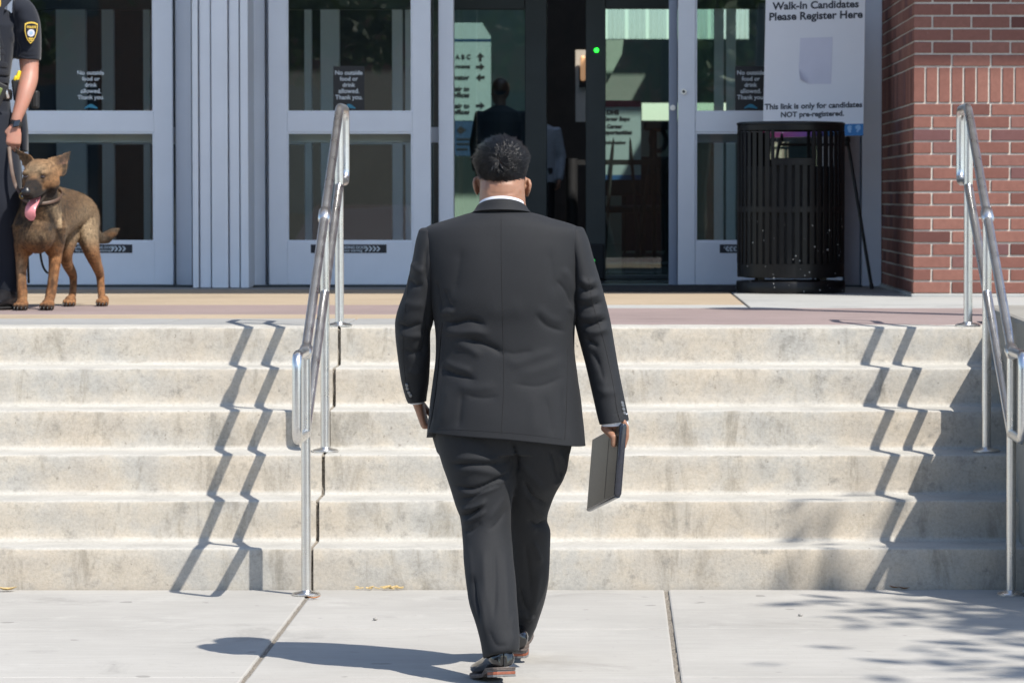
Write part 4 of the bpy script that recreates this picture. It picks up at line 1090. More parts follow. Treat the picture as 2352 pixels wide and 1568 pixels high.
def ear(b, c, s, h=.027, yaw=0):
    """an outer ear seen from behind: a leaning, dished flap with a thick rim and a lobe"""
    c = Vector(c)
    b.tube([c + Vector((s * .001, .012, h * .95)), c + Vector((s * .009, .000, h * .8)), c + Vector((s * .0125, -.006, h * .3)), c + Vector((s * .010, -.006, -h * .25)), c + Vector((s * .006, -.001, -h * .7)), c + Vector((s * .003, .006, -h * 1.0))], [(.006, .006), (.0066, .010), (.0066, .012), (.0064, .011), (.0066, .009), (.0062, .007)], 10, ref=(0, 1, 0), dome=.8)
    b.tube([c + Vector((-s * .004, .010, h * .6)), c + Vector((s * .002, .006, 0)), c + Vector((-s * .001, .012, -h * .7))], [.009, .011, .009], 8, dome=.7)

def shoe(root, heel, yaw, pitch, L=.305, W=1.0, name='shoe'):
    """laced leather shoe; heel = back lower edge of the heel block, toe towards yaw (0 = +Y)"""
    rot = Matrix.Rotation(yaw, 3, 'Z') @ Matrix.Rotation(pitch, 3, 'X'); h0 = Vector(heel)
    T = lambda x, y, z: h0 + rot @ Vector((x * W, y, z))
    out = [(.0, .020), (.006, .031), (.02, .037), (.05, .0385), (.09, .034), (.13, .034), (.17, .042), (.21, .0475), (.245, .045), (.275, .036), (.295, .022), (.305, .008)]
    rise = lambda y: .021 if y < .085 else max(0, .021 * (1 - (y - .085) / .055)) if y < .14 else max(0, (y - .22) * .16)
    def outline(k=1.0, e=0):
        r = [(x * k + e, y) for y, x in out]; return r + [(-x * k - e, y) for y, x in out[::-1]]
    b = MB(); n = 26; rings = []
    tops = [(.0, .072), (.01, .078), (.04, .080), (.08, .082), (.11, .076), (.14, .066), (.18, .056), (.22, .048), (.26, .042), (.29, .032), (.303, .020)]
    for y, x in [(.002, .012)] + out[1:-1] + [(.302, .012)]:
        zt = float(np.interp(y, [q[0] for q in tops], [q[1] for q in tops])); zb = rise(y) + .010; ring = []
        for j in range(n):
            a = 2 * math.pi * j / n; ca, sa = math.cos(a), math.sin(a)
            nar = 1 - .17 * max(0, sa) * (1 if y < .16 else 1.1)
            ring.append(T(x * 1.02 * nar * math.copysign(abs(ca) ** .75, ca), y, zb + (zt + .010 - zb) * (.5 + .5 * math.copysign(abs(sa) ** .8, sa))))
        rings.append(ring)
    b.loft(rings); sh = b.build(name, M['shoe'], root, smooth=True)
    def layer(nm, e, z0, z1, mt, ymax=None, hz=None):
        pts = [(x, y) for x, y in outline(1.0, e) if ymax is None or y <= ymax]
        b = MB(); k = len(pts)
        if hz: lo = [T(x, y, hz[0]) for x, y in pts]; hi = [T(x, y, hz[1]) for x, y in pts]
        else: lo = [T(x, y - (e if y < .01 else 0), rise(y) + z0) for x, y in pts]; hi = [T(x, y - (e if y < .01 else 0), rise(y) + z1) for x, y in pts]
        b.loft([lo, hi]); return b.build(nm, mt, sh, bevel=.0012)
    layer('welt', .004, .0045, .0095, M['welt']); layer('sole', .0030, .000, .0043, M['welt'])
    layer('heel_stack', .0025, 0, 0, M['sole'], .082, (.0072, .0165)); layer('heel_rand', .002, 0, 0, M['heeltip'], .082, (.0167, .0208)); layer('heel_tip', .003, 0, 0, M['heeltip'], .083, (.0, .0070))
    b = MB(); b.tube([T(0, -.0018, .031), T(0, -.0022, .078)], .0016, 6); b.build('heel_seam', M['black'], sh)
    b = MB()
    for k in range(4):
        y = .115 + k * .016; z = float(np.interp(y, [q[0] for q in tops], [q[1] for q in tops])) + .0105
        b.tube([T(-.018, y, z - .004), T(0, y + .002, z + .0015), T(.018, y, z - .004)], .0018, 6)
    b.build('laces', M['black'], sh)

def suit_man():
    Yc = 12.1
    A = lambda x, y, d=0.0: at(x, y, Yc + d)
    foot = A(1165, 1545); base = Vector((px(1160, 12.1), 12.1, 0))
    body = MB()
    # torso, neck and limbs under the clothes; head, neck and hands show
    hc = at(1152.5, 392, 12.125); hw = 54.5 * 12.1 / FD; hh = .113
    head_shells(body, hc + Vector((0, .006, -.014)), hw, hh, .093, 0, 1.05)
    for s, x, y in ((-1, 1098, 425.5), (1, 1208.5, 430)): ear(body, at(x, y, 12.135), s)
    ml = 12.1 / FD
    body.tube([A(1155, 500, .0), A(1154, 470, -.005), A(1153.5, 440, .0), A(1153.5, 415, .02)], [(.088, .080), (53.5 * ml, .073), (52 * ml, .076), (52 * ml, .076)], 24, ref=(0, 1, 0), dome=.3)
    body.tube([A(1153, 985, .0), A(1156, 860, .01), A(1158, 740, .01), A(1155, 620, .0), A(1155, 540, -.005), A(1155, 500, 0)], [(.17, .12), (.17, .11), (.165, .10), (.17, .09), (.15, .075), (.09, .07)], 26, ref=(0, 1, 0), dome=.4)
    # arms (inside the sleeves) and hands
    LS, LE, LW = A(996, 575, .0), A(948, 748, .02), at(955, 912, 12.20)
    RS, RE, RW = A(1312, 575, .0), A(1372, 762, .02), at(1409, 960, 12.07)
    for S, E, W_ in ((LS, LE, LW), (RS, RE, RW)):
        body.tube([S, S * .5 + E * .5, E, E * .5 + W_ * .5, W_], [.040, .045, .040, .034, .026], 14, dome=.6)
    hand_shells(body, at(958, 917, 12.21), (.10, .10, -.35), (.9, .0, .15), (.0, 1, .2), 1.0, curl=(.45, .5, .55, .6))
    # legs
    LH, LK, LA = A(1090, 1000, .02), at(1115, 1235, 12.06), at(1150, 1490, 11.88)
    RH, RK, RA = A(1228, 1000, .02), at(1206, 1230, 12.34), at(1195, 1455, 12.58)
    for H, K, F in ((LH, LK, LA), (RH, RK, RA)):
        body.tube([H, H * .5 + K * .5, K, K * .5 + F * .5, F], [.085, .062, .05, .045, .034], 14, dome=.5)
    # the hand closed on the folder: thumb on the near face, four fingers down the far face
    S1 = at(1431, 974, 12.00); S0 = at(1418, 1138, 12.00); up = (S1 - S0); far = Vector((-.092, .285, -.068))
    fn = far.cross(up).normalized()                        # face normal
    if fn.x > 0: fn = -fn                                  # towards the man and the camera's left
    hold = S1 + far * .16 - up.normalized() * .008
    palm_c = hold + Vector((.004, 0, .03))
    wr = at(1410, 967, 12.06)
    fr = far.normalized(); th = .012
    b = body
    b.tube([wr + Vector((0, 0, .03)), wr, wr + Vector((-.002, .008, -.018)), hold + Vector((.008, .01, .012))], [(.030, .022), (.032, .024), (.036, .026), (.036, .024)], 14, ref=fn, dome=.5)
    for i in range(4):                                     # fingers lie along the outer face
        q = hold - fn * (th + .006) + fr * (-.026 + .021 * i) + up.normalized() * .004
        dn = (-up.normalized() + fr * (.05 + .06 * i)).normalized(); l = (.066, .074, .070, .054)[i]
        b.tube([q + up.normalized() * .018 + fn * .012, q, q + dn * l * .5 - fn * .004, q + dn * l + fn * .002], [.0105, .0105, .0098, .0082], 10, dome=.8)
    q = at(1384, 984, 12.01); tt = at(1394, 1003, 12.005); te = at(1397.5, 1021, 12.01)
    # keep the thumb on the folder's inner face
    def onface(p, lift):
        d = (p - S1).dot(fn); return p + fn * (lift - d)
    b.tube([wr + Vector((-.018, 0, .0)), at(1389, 983, 12.05), onface(tt, .011 + .010), onface(te, .009 + .010)], [(.020), .0145, .0125, .0105], 12, dome=.8)
    man = body.build('person', M['skin_man'])
    organic(man, .0042, 5)
    folds(man, [([(1112, 441), (1150, 446), (1192, 442)], 2.2, -1.6), ([(1120, 449), (1152, 452), (1186, 449)], 2.5, .5), ([(1106, 432), (1118, 440), (1124, 452)], 5, 2.5), ([(1200, 432), (1190, 440), (1184, 452)], 5, 2.5)], WL['person'])
    man.name = 'person'
    tag(man, 'stout man in a charcoal suit seen from behind, walking to the steps with a folder', 'person')
    W0 = WL['person']
    # ---- jacket
    tab = [(474, 1106, 1203, .078, .07), (486, 1092, 1216, .100, .08), (492, 1074, 1240, .114, .09), (500, 1048, 1266, .125, .105), (508, 1020, 1294, .131, .115), (517, 992, 1320, .137, .125), (527, 972, 1337, .142, .132), (545, 965, 1343, .150, .142), (580, 968, 1341, .161, .158), (630, 976, 1336, .168, .172), (690, 986, 1328, .169, .19), (745, 996, 1321, .160, .203), (800, 1001, 1320, .155, .212), (850, 999, 1326, .160, .212), (905, 992, 1334, .172, .205), (955, 985, 1340, .182, .198), (1010, 979, 1345, .188, .192)]
    tab = [tuple(q) for q in spline(tab, 6)]
    hem = lambda x: float(np.interp(x, [965, 980, 988, 1060, 1160, 1240, 1290, 1345], [1007, 1004, 990, 994, 1000, 1009, 1016, 1023]))
    n = 240; rows = 190; rings = []
    for i in range(rows + 1):
        v = (i / rows); v = v if v > .2 else .2 * (v / .2) ** 1.2; yn = 474 + v * (1010 - 474)
        xl, xr, bb, bf = interp(tab, yn); ring = []
        for j in range(n):
            a = 2 * math.pi * j / n; ca, sa = math.cos(a), math.sin(a); e = float(np.interp(yn, [490, 600], [.96, .84]))
            x = (xl + xr) / 2 + (xr - xl) / 2 * math.copysign(abs(ca) ** e, ca)
            y = 474 + v * (hem(x) - 474)
            yy = y - (0 if yn > 530 else 0)
            d = (bf if sa > 0 else bb) * math.copysign(abs(sa) ** .92, sa)
            p = at(x, yy, Yc); p.y += d; ring.append(p)
        rings.append(ring)
    b = MB(); last = rings[-1]
    c = sum((Vector(p) for p in last), Vector()) / n
    inner = [Vector(p) + (c - Vector(p)) * .11 for p in last]; inner2 = [p + Vector((0, 0, .05)) for p in inner]
    b.loft(rings + [inner, inner2])
    jacket = b.build('jacket', M['suit'], man, smooth=True)
    F = [  # drag lines round the waist and armholes
        ([(1010, 722), (1030, 716), (1046, 722)], 8, 7), ([(1016, 738), (1044, 742), (1078, 736), (1120, 748)], 9, -9), ([(1012, 757), (1050, 763), (1095, 762), (1130, 770)], 10, 9),
        ([(1060, 776), (1100, 786), (1140, 802), (1160, 822)], 9, -8), ([(1040, 786), (1078, 800), (1110, 822)], 10, 6), ([(1016, 828), (1046, 842), (1090, 856)], 9, 6), ([(1010, 842), (1042, 858), (1100, 874)], 9, -6),
        ([(1160, 812), (1182, 834), (1230, 820), (1290, 800)], 11, 5), ([(1150, 800), (1175, 812), (1230, 804)], 9, -3), ([(1288, 612), (1308, 640), (1322, 680)], 9, 6), ([(1276, 640), (1300, 668), (1316, 706)], 9, -6), ([(1304, 700), (1318, 720), (1322, 742)], 7, 6),
        ([(1000, 640), (1006, 680), (1014, 720)], 7, -6), ([(1020, 660), (1028, 690), (1044, 712)], 9, -4), ([(1180, 860), (1240, 850), (1310, 820)], 13, 4), ([(1170, 880), (1240, 886), (1300, 862)], 12, -3.5),
        ([(1030, 880), (1022, 930), (1010, 985)], 12, 4), ([(1062, 890), (1056, 940), (1050, 992)], 12, -4), ([(1250, 900), (1262, 950), (1270, 1008)], 12, -3), ([(1222, 900), (1226, 950), (1230, 1006)], 13, 3), ([(1292, 880), (1300, 950), (1306, 1015)], 9, -4),
        ([(1060, 560), (1052, 620), (1040, 690)], 20, -3), ([(1258, 560), (1268, 620), (1276, 690)], 20, -3), ([(1110, 700), (1150, 720), (1210, 700)], 20, 3), ([(1230, 700), (1262, 730), (1300, 742)], 10, 4.5), ([(1226, 716), (1256, 748), (1306, 764)], 9, -5),
        ([(1040, 880), (1090, 892), (1146, 884)], 10, 3), ([(1060, 905), (1110, 914), (1150, 908)], 10, -2.5),
        # seams: centre back, the two side panels, the vent
        ([(1013, 735), (1009, 800), (1004, 860), (995, 930), (984, 996)], 2.4, -5), ([(1018, 745), (1014, 820), (1008, 880), (999, 940), (989, 990)], 4, 4),
    ]
    F = [(p, w_, a_ * (.6 if sum(q[0] for q in p) / len(p) > 1160 else .92)) for p, w_, a_ in F]
    folds(jacket, F, WL['jacket'], gain=1.9)
    a, nn = coords(jacket); a += nn * (vnoise(a, 24, 3) * .0011 + vnoise(a, 60, 5) * .0005)[:, None]; setco(jacket, a)
    # collar band, shirt collar
    def band(rows_, mt, nm, par, a0=-112, a1=112, thick=.004, n=56):
        """rows_: (rx, ry, y at the back, y at the sides)"""
        rings = []
        cx = 1152.5
        for k in range(n + 1):
            a = R(a0 + (a1 - a0) * k / n); ring = []
            outer = []
            for rx, ry, yb, ys in rows_:
                t = 1 - math.cos(a); y = yb + (ys - yb) * t
                p = at(cx + rx * math.sin(a), y, 12.085); p.y -= ry * math.cos(a); outer.append(p)
            inn = []
            for p in outer[::-1]:
                q = Vector((px(cx, 12.085), 12.085, p.z)); dv = (q - p).normalized(); inn.append(p + dv * thick)
            rings.append(outer + inn)
        b = MB(); b.loft(rings); return b.build(nm, mt, par, smooth=False, autos=50)
    band([(57, .080, 456, 478), (59, .083, 457.3, 479), (62, .087, 466, 483.5), (66, .092, 474, 487.5), (70, .0985, 480.5, 490), (67, .088, 484, 492)], M['suit'], 'collar', jacket)
    band([(48, .071, 450, 467), (51.5, .0745, 450.5, 468), (52.5, .077, 458, 474), (52, .077, 470, 486)], M['shirt'], 'shirt_collar', man, thick=.003)
    # ---- sleeves
    def sleeve(path, nm, fold, off_n=0):
        """path: (xl, xr, y, depth offset, half depth)"""
        S = spline(path, 14); rings = []; m = 64
        for k, (xl, xr, y, dy, hd) in enumerate(S):
            ring = []
            # rings lie square to the arm: tilt them by the local slope of the centre line
            k0, k1 = S[max(0, k - 2)], S[min(len(S) - 1, k + 2)]
            sl = ((k1[0] + k1[1]) - (k0[0] + k0[1])) / 2 / max(1, (k1[2] - k0[2]))
            for j in range(m):
                a = 2 * math.pi * j / m; ca, sa = math.cos(a), math.sin(a)
                hx = (xr - xl) / 2; x = (xl + xr) / 2 + hx * ca; yy = y - ca * hx * sl * .7
                p = at(x, yy, Yc + dy); p.y += hd * sa; ring.append(p)
            rings.append(ring)
        c0 = sum((Vector(p) for p in rings[0]), Vector()) / m
        top = [[c0 + (Vector(p) - c0) * f + Vector((0, 0, u)) for p in rings[0]] for f, u in ((.35, .012), (.72, .009), (.92, .004))]
        l = rings[-1]; c1 = sum((Vector(p) for p in l), Vector()) / m
        end = [[c1 + (Vector(p) - c1) * .93 for p in l], [c1 + (Vector(p) - c1) * .91 + Vector((0, 0, .03)) for p in l]]
        b = MB(); b.loft(top + rings + end); o = b.build(nm, M['suit'], jacket, smooth=True)
        folds(o, fold, WL[nm] if nm in WL else WL[o.name], gain=2.2)
        a, q = coords(o); a += q * (vnoise(a, 30, 9) * .0012)[:, None]; setco(o, a); return o
    FL = [([(985, 560), (978, 600), (985, 660)], 6, -5), ([(944, 600), (958, 620), (978, 618)], 8, 5), ([(938, 640), (952, 655), (975, 652)], 8, -5), ([(925, 690), (946, 700), (980, 700)], 10, 4), ([(912, 740), (935, 752), (975, 742)], 8, -5), ([(912, 762), (940, 772), (980, 768)], 8, 5), ([(985, 690), (980, 760), (970, 830)], 8, -5), ([(922, 800), (950, 812), (980, 800)], 9, -4), ([(926, 850), (950, 858), (976, 850)], 9, 3)]
    FR = [([(1312, 566), (1318, 610), (1312, 680)], 6, -4), ([(1330, 636), (1350, 652), (1376, 640)], 7, 6), ([(1322, 652), (1345, 668), (1378, 660)], 6, -6), ([(1322, 690), (1350, 684), (1384, 672)], 7, 6), ([(1326, 702), (1356, 704), (1390, 690)], 6, -6), ([(1320, 722), (1350, 728), (1392, 716)], 8, 6), ([(1330, 742), (1362, 746), (1402, 730)], 7, -7), ([(1336, 758), (1366, 762), (1404, 752)], 8, 6), ([(1342, 776), (1362, 790), (1378, 796)], 7, -5), ([(1352, 800), (1372, 830), (1388, 880)], 9, -4), ([(1370, 830), (1384, 870), (1392, 920)], 9, 3), ([(1366, 890), (1390, 902), (1420, 896)], 9, 3)]
    sl = sleeve([(962, 1014, 532, .0, .070), (954, 1014, 560, .0, .083), (945, 1012, 610, .0, .090), (930, 1006, 670, .01, .088), (911, 996, 730, .02, .083), (908, 989, 765, .03, .078), (913, 989, 820, .05, .070), (921, 986, 870, .075, .064), (930, 981, 905, .09, .058), (937, 979, 923, .10, .054)], 'sleeve', FL)
    sr = sleeve([(1296, 1342, 530, .0, .070), (1296, 1354, 560, .0, .083), (1302, 1367, 610, .0, .090), (1312, 1384, 670, .0, .088), (1321, 1401, 735, .01, .080), (1332, 1410, 785, .01, .073), (1346, 1419, 840, .0, .067), (1361, 1430, 900, -.02, .060), (1371, 1439, 945, -.035, .056), (1377, 1444, 969, -.045, .053)], 'sleeve', FR)
    for o, pts in ((sl, [(934 + k * 3.0, 884 + k * 9) for k in range(4)]), (sr, [(1428.5 + k * 1.7, 924 + k * 8.2) for k in range(4)])):
        a, q = coords(o); Wp = a + np.array(WL[o.name]); X_, Y_ = picxy(Wp)
        for x, y in pts:
            dd = np.hypot(X_ - x, Y_ - y) + (Wp[:, 1] > Wp[:, 1].mean()) * 99
            i = int(np.argmin(dd)); p = Vector(Wp[i]); nrm = Vector(q[i])
            b = MB(); b.tube([p - nrm * .001, p + nrm * .002, p + nrm * .0042], [.0062, .0068, .0052], 14); b.build('cuff_button', M['button'], o, autos=40)
    # stitched seams: thin dark lines lying in the cloth
    from mathutils.bvhtree import BVHTree
    def seam(o, name, *lines, r=.0008, mt=None):
        a, _ = coords(o); a = a + np.array(WL[o.name]); bv = BVHTree.FromPolygons([tuple(p) for p in a], [tuple(p.vertices) for p in o.data.polygons])
        eye = Vector((0, 0, CAM_H)); b = MB()
        for pts in lines:
            P = []
            for q in spline(pts, 14):
                t = at(q[0], q[1], 12.0); h = bv.ray_cast(eye, (t - eye).normalized())
                if h[0] is not None: P.append(h[0] + h[1] * (.0002 if h[1].y < 0 else -.0002))
            if len(P) > 2: b.tube(P, r, 6)
        if b.v: b.build(name, mt or M['suit_dark'], o)
    seam(jacket, 'back_seam', [(1151, 489), (1151.5, 600), (1155, 760), (1157, 880), (1152, 985), (1152, 996)])
    seam(jacket, 'panel_seam', [(1016, 742), (1010, 800), (1005, 860), (996, 930), (986, 985)], r=.0016)
    seam(jacket, 'panel_seam', [(1303, 800), (1302, 900), (1300, 960), (1297, 1010)])
    seam(jacket, 'hem_stitch', [(990, 984), (1060, 987), (1160, 993), (1240, 1001), (1290, 1008)], r=.0005)
    seam(jacket, 'pocket_flap', [(1333, 848), (1336, 862), (1339, 868)], r=.0022)
    seam(sl, 'sleeve_seam', [(952, 560), (940, 640), (930, 720), (926, 790), (930, 860), (938, 915)])
    seam(sl, 'vent_edge', [(938, 880), (942, 900), (948, 920)], r=.0012)
    seam(sr, 'sleeve_seam', [(1352, 640), (1362, 700), (1386, 780), (1406, 870), (1416, 930)])
    seam(sr, 'vent_edge', [(1412, 905), (1417, 940), (1424, 966)], r=.0014)
    # shirt cuffs
    b = MB(); b.tube([at(1411, 950, 12.055), at(1412.5, 977, 12.055)], [(.043, .042), (.0435, .042)], 30, ref=(0, 1, 0)); b.build('shirt_cuff', M['shirt'], man, smooth=False, autos=50)
    b = MB(); b.tube([at(956, 902, 12.20), at(958, 923, 12.205)], [(.027, .040), (.026, .040)], 30, ref=(0, 1, 0)); b.build('shirt_cuff', M['shirt'], man, autos=50)
    # ---- trousers: seat and two legs fused into one garment
    def leg(rows_, Yf):
        S = spline(rows_, 8); rings = []; m = 48
        for xl, xr, y, Y, hd in S:
            ring = []
            for j in range(m):
                a = 2 * math.pi * j / m; ca, sa = math.cos(a), math.sin(a)
                x = (xl + xr) / 2 + (xr - xl) / 2 * math.copysign(abs(ca) ** .95, ca)
                yy = y + (Yf(x, sa) if y > 1440 else 0) * min(1, (y - 1440) / 60) if y > 1440 else y
                p = at(x, yy, Y); p.y += hd * sa; ring.append(p)
            rings.append(ring)
        b = MB(); b.loft(rings); return b
    L_ = leg([(992, 1190, 975, 12.11, .16), (1000, 1188, 1010, 12.10, .155), (1008, 1186, 1040, 12.09, .145), (1019, 1184, 1075, 12.085, .135), (1034, 1180, 1120, 12.08, .122), (1046, 1176, 1160, 12.075, .112), (1057, 1174, 1190, 12.07, .105), (1062, 1175, 1230, 12.05, .10), (1066, 1180, 1290, 12.00, .095), (1071, 1186, 1340, 11.96, .090), (1079, 1190, 1390, 11.92, .086), (1092, 1193, 1430, 11.89, .083), (1103, 1195, 1470, 11.87, .080), (1108, 1194, 1500, 11.86, .078), (1110, 1192, 1511, 11.86, .077)], lambda x, sa: 3 - 17 * (x - 1110) / 82 - 13 * max(0, -sa))
    R_ = leg([(1140, 1318, 975, 12.11, .16), (1140, 1315, 1010, 12.11, .155), (1142, 1309, 1040, 12.13, .15), (1144, 1305, 1062, 12.15, .145), (1146, 1294, 1100, 12.19, .135), (1148, 1277, 1130, 12.22, .125), (1150, 1265, 1160, 12.26, .115), (1150, 1257, 1192, 12.30, .108), (1152, 1265, 1222, 12.33, .102), (1158, 1263, 1283, 12.40, .095), (1164, 1260, 1333, 12.46, .088), (1168, 1249, 1387, 12.52, .082), (1164, 1233, 1436, 12.57, .078), (1156, 1222, 1468, 12.59, .078), (1152, 1216, 1488, 12.6, .078)], lambda x, sa: 16 - 26 * (x - 1152) / 60 + 14 * max(0, sa))
    b = MB(); b.v, b.f, b.m = L_.v, L_.f, L_.m; b.add(R_.v, R_.f)
    hip = [(994, 1318, 925, .175), (990, 1320, 970, .172), (994, 1317, 1005, .166), (1004, 1310, 1040, .15)]
    rings = []
    for xl, xr, y, hd in hip: rings.append([at((xl + xr) / 2 + (xr - xl) / 2 * math.cos(2 * math.pi * j / 48), y, 12.11) + Vector((0, hd * math.sin(2 * math.pi * j / 48), 0)) for j in range(48)])
    b.loft(rings)
    tr = b.build('trousers', M['suit'], man); organic(tr, .0052, 4)
    FT = [([(1030, 1056), (1080, 1052), (1130, 1054), (1170, 1040)], 9, 7), ([(1026, 1066), (1090, 1066), (1150, 1064), (1178, 1052)], 5, -7), ([(1036, 1084), (1090, 1078), (1150, 1088), (1182, 1078)], 10, 6), ([(1036, 1112), (1084, 1122), (1140, 1102), (1180, 1076)], 5, -8), ([(1040, 1122), (1090, 1134), (1140, 1116), (1180, 1092)], 7, 8), ([(1046, 1146), (1084, 1140), (1120, 1122), (1174, 1104)], 6, -6),
          ([(1052, 1168), (1082, 1166), (1108, 1156), (1120, 1142)], 6, 9), ([(1052, 1184), (1080, 1180), (1110, 1160)], 6, -9), ([(1056, 1196), (1086, 1192), (1120, 1170)], 6, 8), ([(1060, 1216), (1082, 1218), (1110, 1194)], 10, -5), ([(1112, 1200), (1140, 1170), (1168, 1130)], 8, 4), ([(1120, 1222), (1146, 1196), (1172, 1160)], 8, -4),
          ([(1110, 1250), (1112, 1320), (1116, 1400)], 10, 5), ([(1136, 1240), (1138, 1330), (1134, 1430)], 10, -4), ([(1160, 1250), (1164, 1350), (1166, 1460)], 10, 5), ([(1086, 1310), (1092, 1370), (1104, 1430)], 8, -6), ([(1098, 1330), (1108, 1400), (1116, 1470)], 8, 5), ([(1078, 1250), (1082, 1300), (1086, 1340)], 6, 4), ([(1120, 1440), (1140, 1480), (1172, 1478)], 9, -3), ([(1184, 1400), (1176, 1440), (1182, 1490)], 7, 4),
          ([(1190, 1060), (1220, 1090), (1262, 1140)], 9, 6), ([(1200, 1100), (1224, 1140), (1264, 1160)], 7, -7), ([(1214, 1130), (1232, 1170), (1262, 1196)], 8, 7), ([(1210, 1190), (1234, 1206), (1258, 1190)], 7, -6), ([(1222, 1236), (1236, 1268), (1244, 1300)], 7, 6), ([(1206, 1240), (1214, 1300), (1220, 1370)], 9, -5), ([(1240, 1300), (1232, 1360), (1222, 1420)], 9, 5), ([(1192, 1340), (1206, 1390), (1222, 1404)], 7, -6), ([(1194, 1400), (1212, 1420), (1228, 1410)], 7, 6), ([(1280, 1030), (1298, 1064), (1300, 1100)], 6, 5), ([(1262, 1030), (1276, 1070), (1282, 1104)], 6, -5), ([(1290, 1084), (1284, 1104), (1268, 1112)], 5, 7),
          ([(1176, 1006), (1186, 1050), (1186, 1090)], 6, -10)]
    FT = [(p, w_ * .88, a_ * .82) for p, w_, a_ in FT]
    folds(tr, FT, WL['trousers'], gain=1.9)
    a, nn = coords(tr); a += nn * (vnoise(a, 26, 13) * .0014 + vnoise(a, 70, 15) * .0004)[:, None]; setco(tr, a)
    # ---- shoes
    shoe(man, at(1159, 1553, 11.80), R(17), R(-8.0), .305, 1.06)
    shoe(man, at(1187, 1511, 12.42) , R(-1), R(12), .30, .95)
    # ---- hair: dark cap plus short strands that whorl round the crown
    hc2 = hc + Vector((0, 0, .0)); rs = np.random.RandomState(4)
    rx, ry, rz = 62.5 * ml, .107, .101
    whorl = Vector((px(1147, 12.02) - hc2.x, -.085, pz(372, 12.03) - hc2.z)).normalized()
    low = [(1080, 385), (1095, 398), (1104, 410), (1116, 421), (1134, 428), (1153, 431), (1174, 429), (1192, 421), (1204, 409), (1213, 396), (1225, 385)]
    def place(d):
        k = float(np.interp(d.z, [-.5, -.25, 0, .3, .6, 1], [.865, .89, .935, .995, 1.0, .985]))
        return hc2 + Vector((d.x * rx * .965 * k, d.y * ry * .97 * k, d.z * rz * .965 + .001))
    def part_d(p):
        X_, Y_ = picxy(np.array([tuple(p)])); L_ = [(1138, 346), (1144, 364), (1153, 378), (1164, 396)]; m = 99
        for (ax, ay), (bx, by) in zip(L_, L_[1:]):
            t = min(1, max(0, ((X_[0] - ax) * (bx - ax) + (Y_[0] - ay) * (by - ay)) / ((bx - ax) ** 2 + (by - ay) ** 2))); m = min(m, math.hypot(X_[0] - ax - t * (bx - ax), Y_[0] - ay - t * (by - ay)))
        return m
    def inside(d, slack=0.0):
        """is direction d covered by hair"""
        if d.y > .05: return d.z > -.08 + .52 * d.y + slack * .01
        p = place(d); X_, Y_ = picxy(np.array([[p.x, 12.03, p.z]]))
        return Y_[0] < float(np.interp(X_[0], [q[0] for q in low], [q[1] for q in low])) - slack
    b = MB(); n_, m_ = 120, 80; idx = {}; vs = []; fs = []
    for i in range(m_ + 1):
        ph = math.pi / 2 - (math.pi * .70) * i / m_
        for j in range(n_):
            th_ = 2 * math.pi * j / n_; d = Vector((math.cos(ph) * math.cos(th_), math.cos(ph) * math.sin(th_), math.sin(ph)))
            vs.append(place(d)); idx[i, j] = d
    for i in range(m_):
        for j in range(n_):
            q = [(i, j), (i, (j + 1) % n_), (i + 1, (j + 1) % n_), (i + 1, j)]
            if all(inside(idx[k], 8) for k in q) and not (idx[q[0]].y < 0 and part_d(place(idx[q[0]])) < 3.2): fs.append(tuple(k[0] * n_ + k[1] for k in q))
    b.add(vs, fs); hair = b.build('hair', M['hair'], man, smooth=True)
    sd = hair.modifiers.new('t', 'SOLIDIFY'); sd.thickness = .004; sd.offset = -1
    b = MB(); locks = 0
    while locks < 2300:
        d = Vector(rs.normal(size=3)).normalized()
        if d.y > .55 and rs.rand() < .5: continue
        if not inside(d, rs.uniform(-7, 6)): continue
        locks += 1
        to = (d - whorl); near = to.length
        c0 = place(d); nrm = Vector((d.x / rx, d.y / ry, d.z / rz)).normalized()
        out_ = (to - nrm * to.dot(nrm)); out_ = out_.normalized() if out_.length > 1e-4 else Vector((1, 0, 0))
        swirl = nrm.cross(out_); k = math.exp(-near * 1.5)
        p_ = picxy(np.array([tuple(c0)])); gap = float(np.interp(p_[0][0], [q[0] for q in low], [q[1] for q in low])) - p_[1][0]
        fade = min(1, max(.16, gap / 46)) if d.y < .2 else 1
        base_dir = (out_ * .9 + swirl * (1.3 * k + .10) + Vector((0, 0, -.35 * max(0, -d.z + .1))) + Vector(rs.normal(size=3)) * .07).normalized()
        L0 = rs.uniform(.028, .044) * fade; lift = max(.08, .24 + .32 * max(0, d.z) + .08 * rs.normal()) * (.35 + .65 * fade)
        if rs.rand() < .05 and d.z > .25: lift += .45
        tipc = rs.uniform(.25, .6); s1 = base_dir.cross(nrm).normalized()
        for q_ in range(9):
            o1 = rs.normal() * .0030; o2 = rs.normal() * .0030
            p0 = c0 + s1 * o1 + base_dir * o2
            if near < .5 and rs.rand() < .80 * math.exp(-(part_d(p0) / 4.5) ** 2): continue
            Ln = L0 * rs.uniform(.75, 1.15)
            dv = (base_dir + Vector(rs.normal(size=3)) * .05).normalized()
            p1 = p0 + (dv + nrm * lift).normalized() * Ln * .5; p2 = p1 + (dv + nrm * lift * .25 - s1 * o1 * tipc * 60).normalized() * Ln * .55
            r = .00068 * rs.uniform(.7, 1.35); v0 = len(b.v)
            b.v += [tuple(p0 + s1 * r), tuple(p0 - s1 * r), tuple(p0 + nrm * r), tuple(p1 + s1 * r * .9), tuple(p1 - s1 * r * .9), tuple(p1 + nrm * r * .9), tuple(p2)]
            q = v0; b.f += [(q, q + 1, q + 4, q + 3), (q + 1, q + 2, q + 5, q + 4), (q + 2, q, q + 3, q + 5), (q + 3, q + 4, q + 6), (q + 4, q + 5, q + 6), (q + 5, q + 3, q + 6)]; b.m += [0] * 6
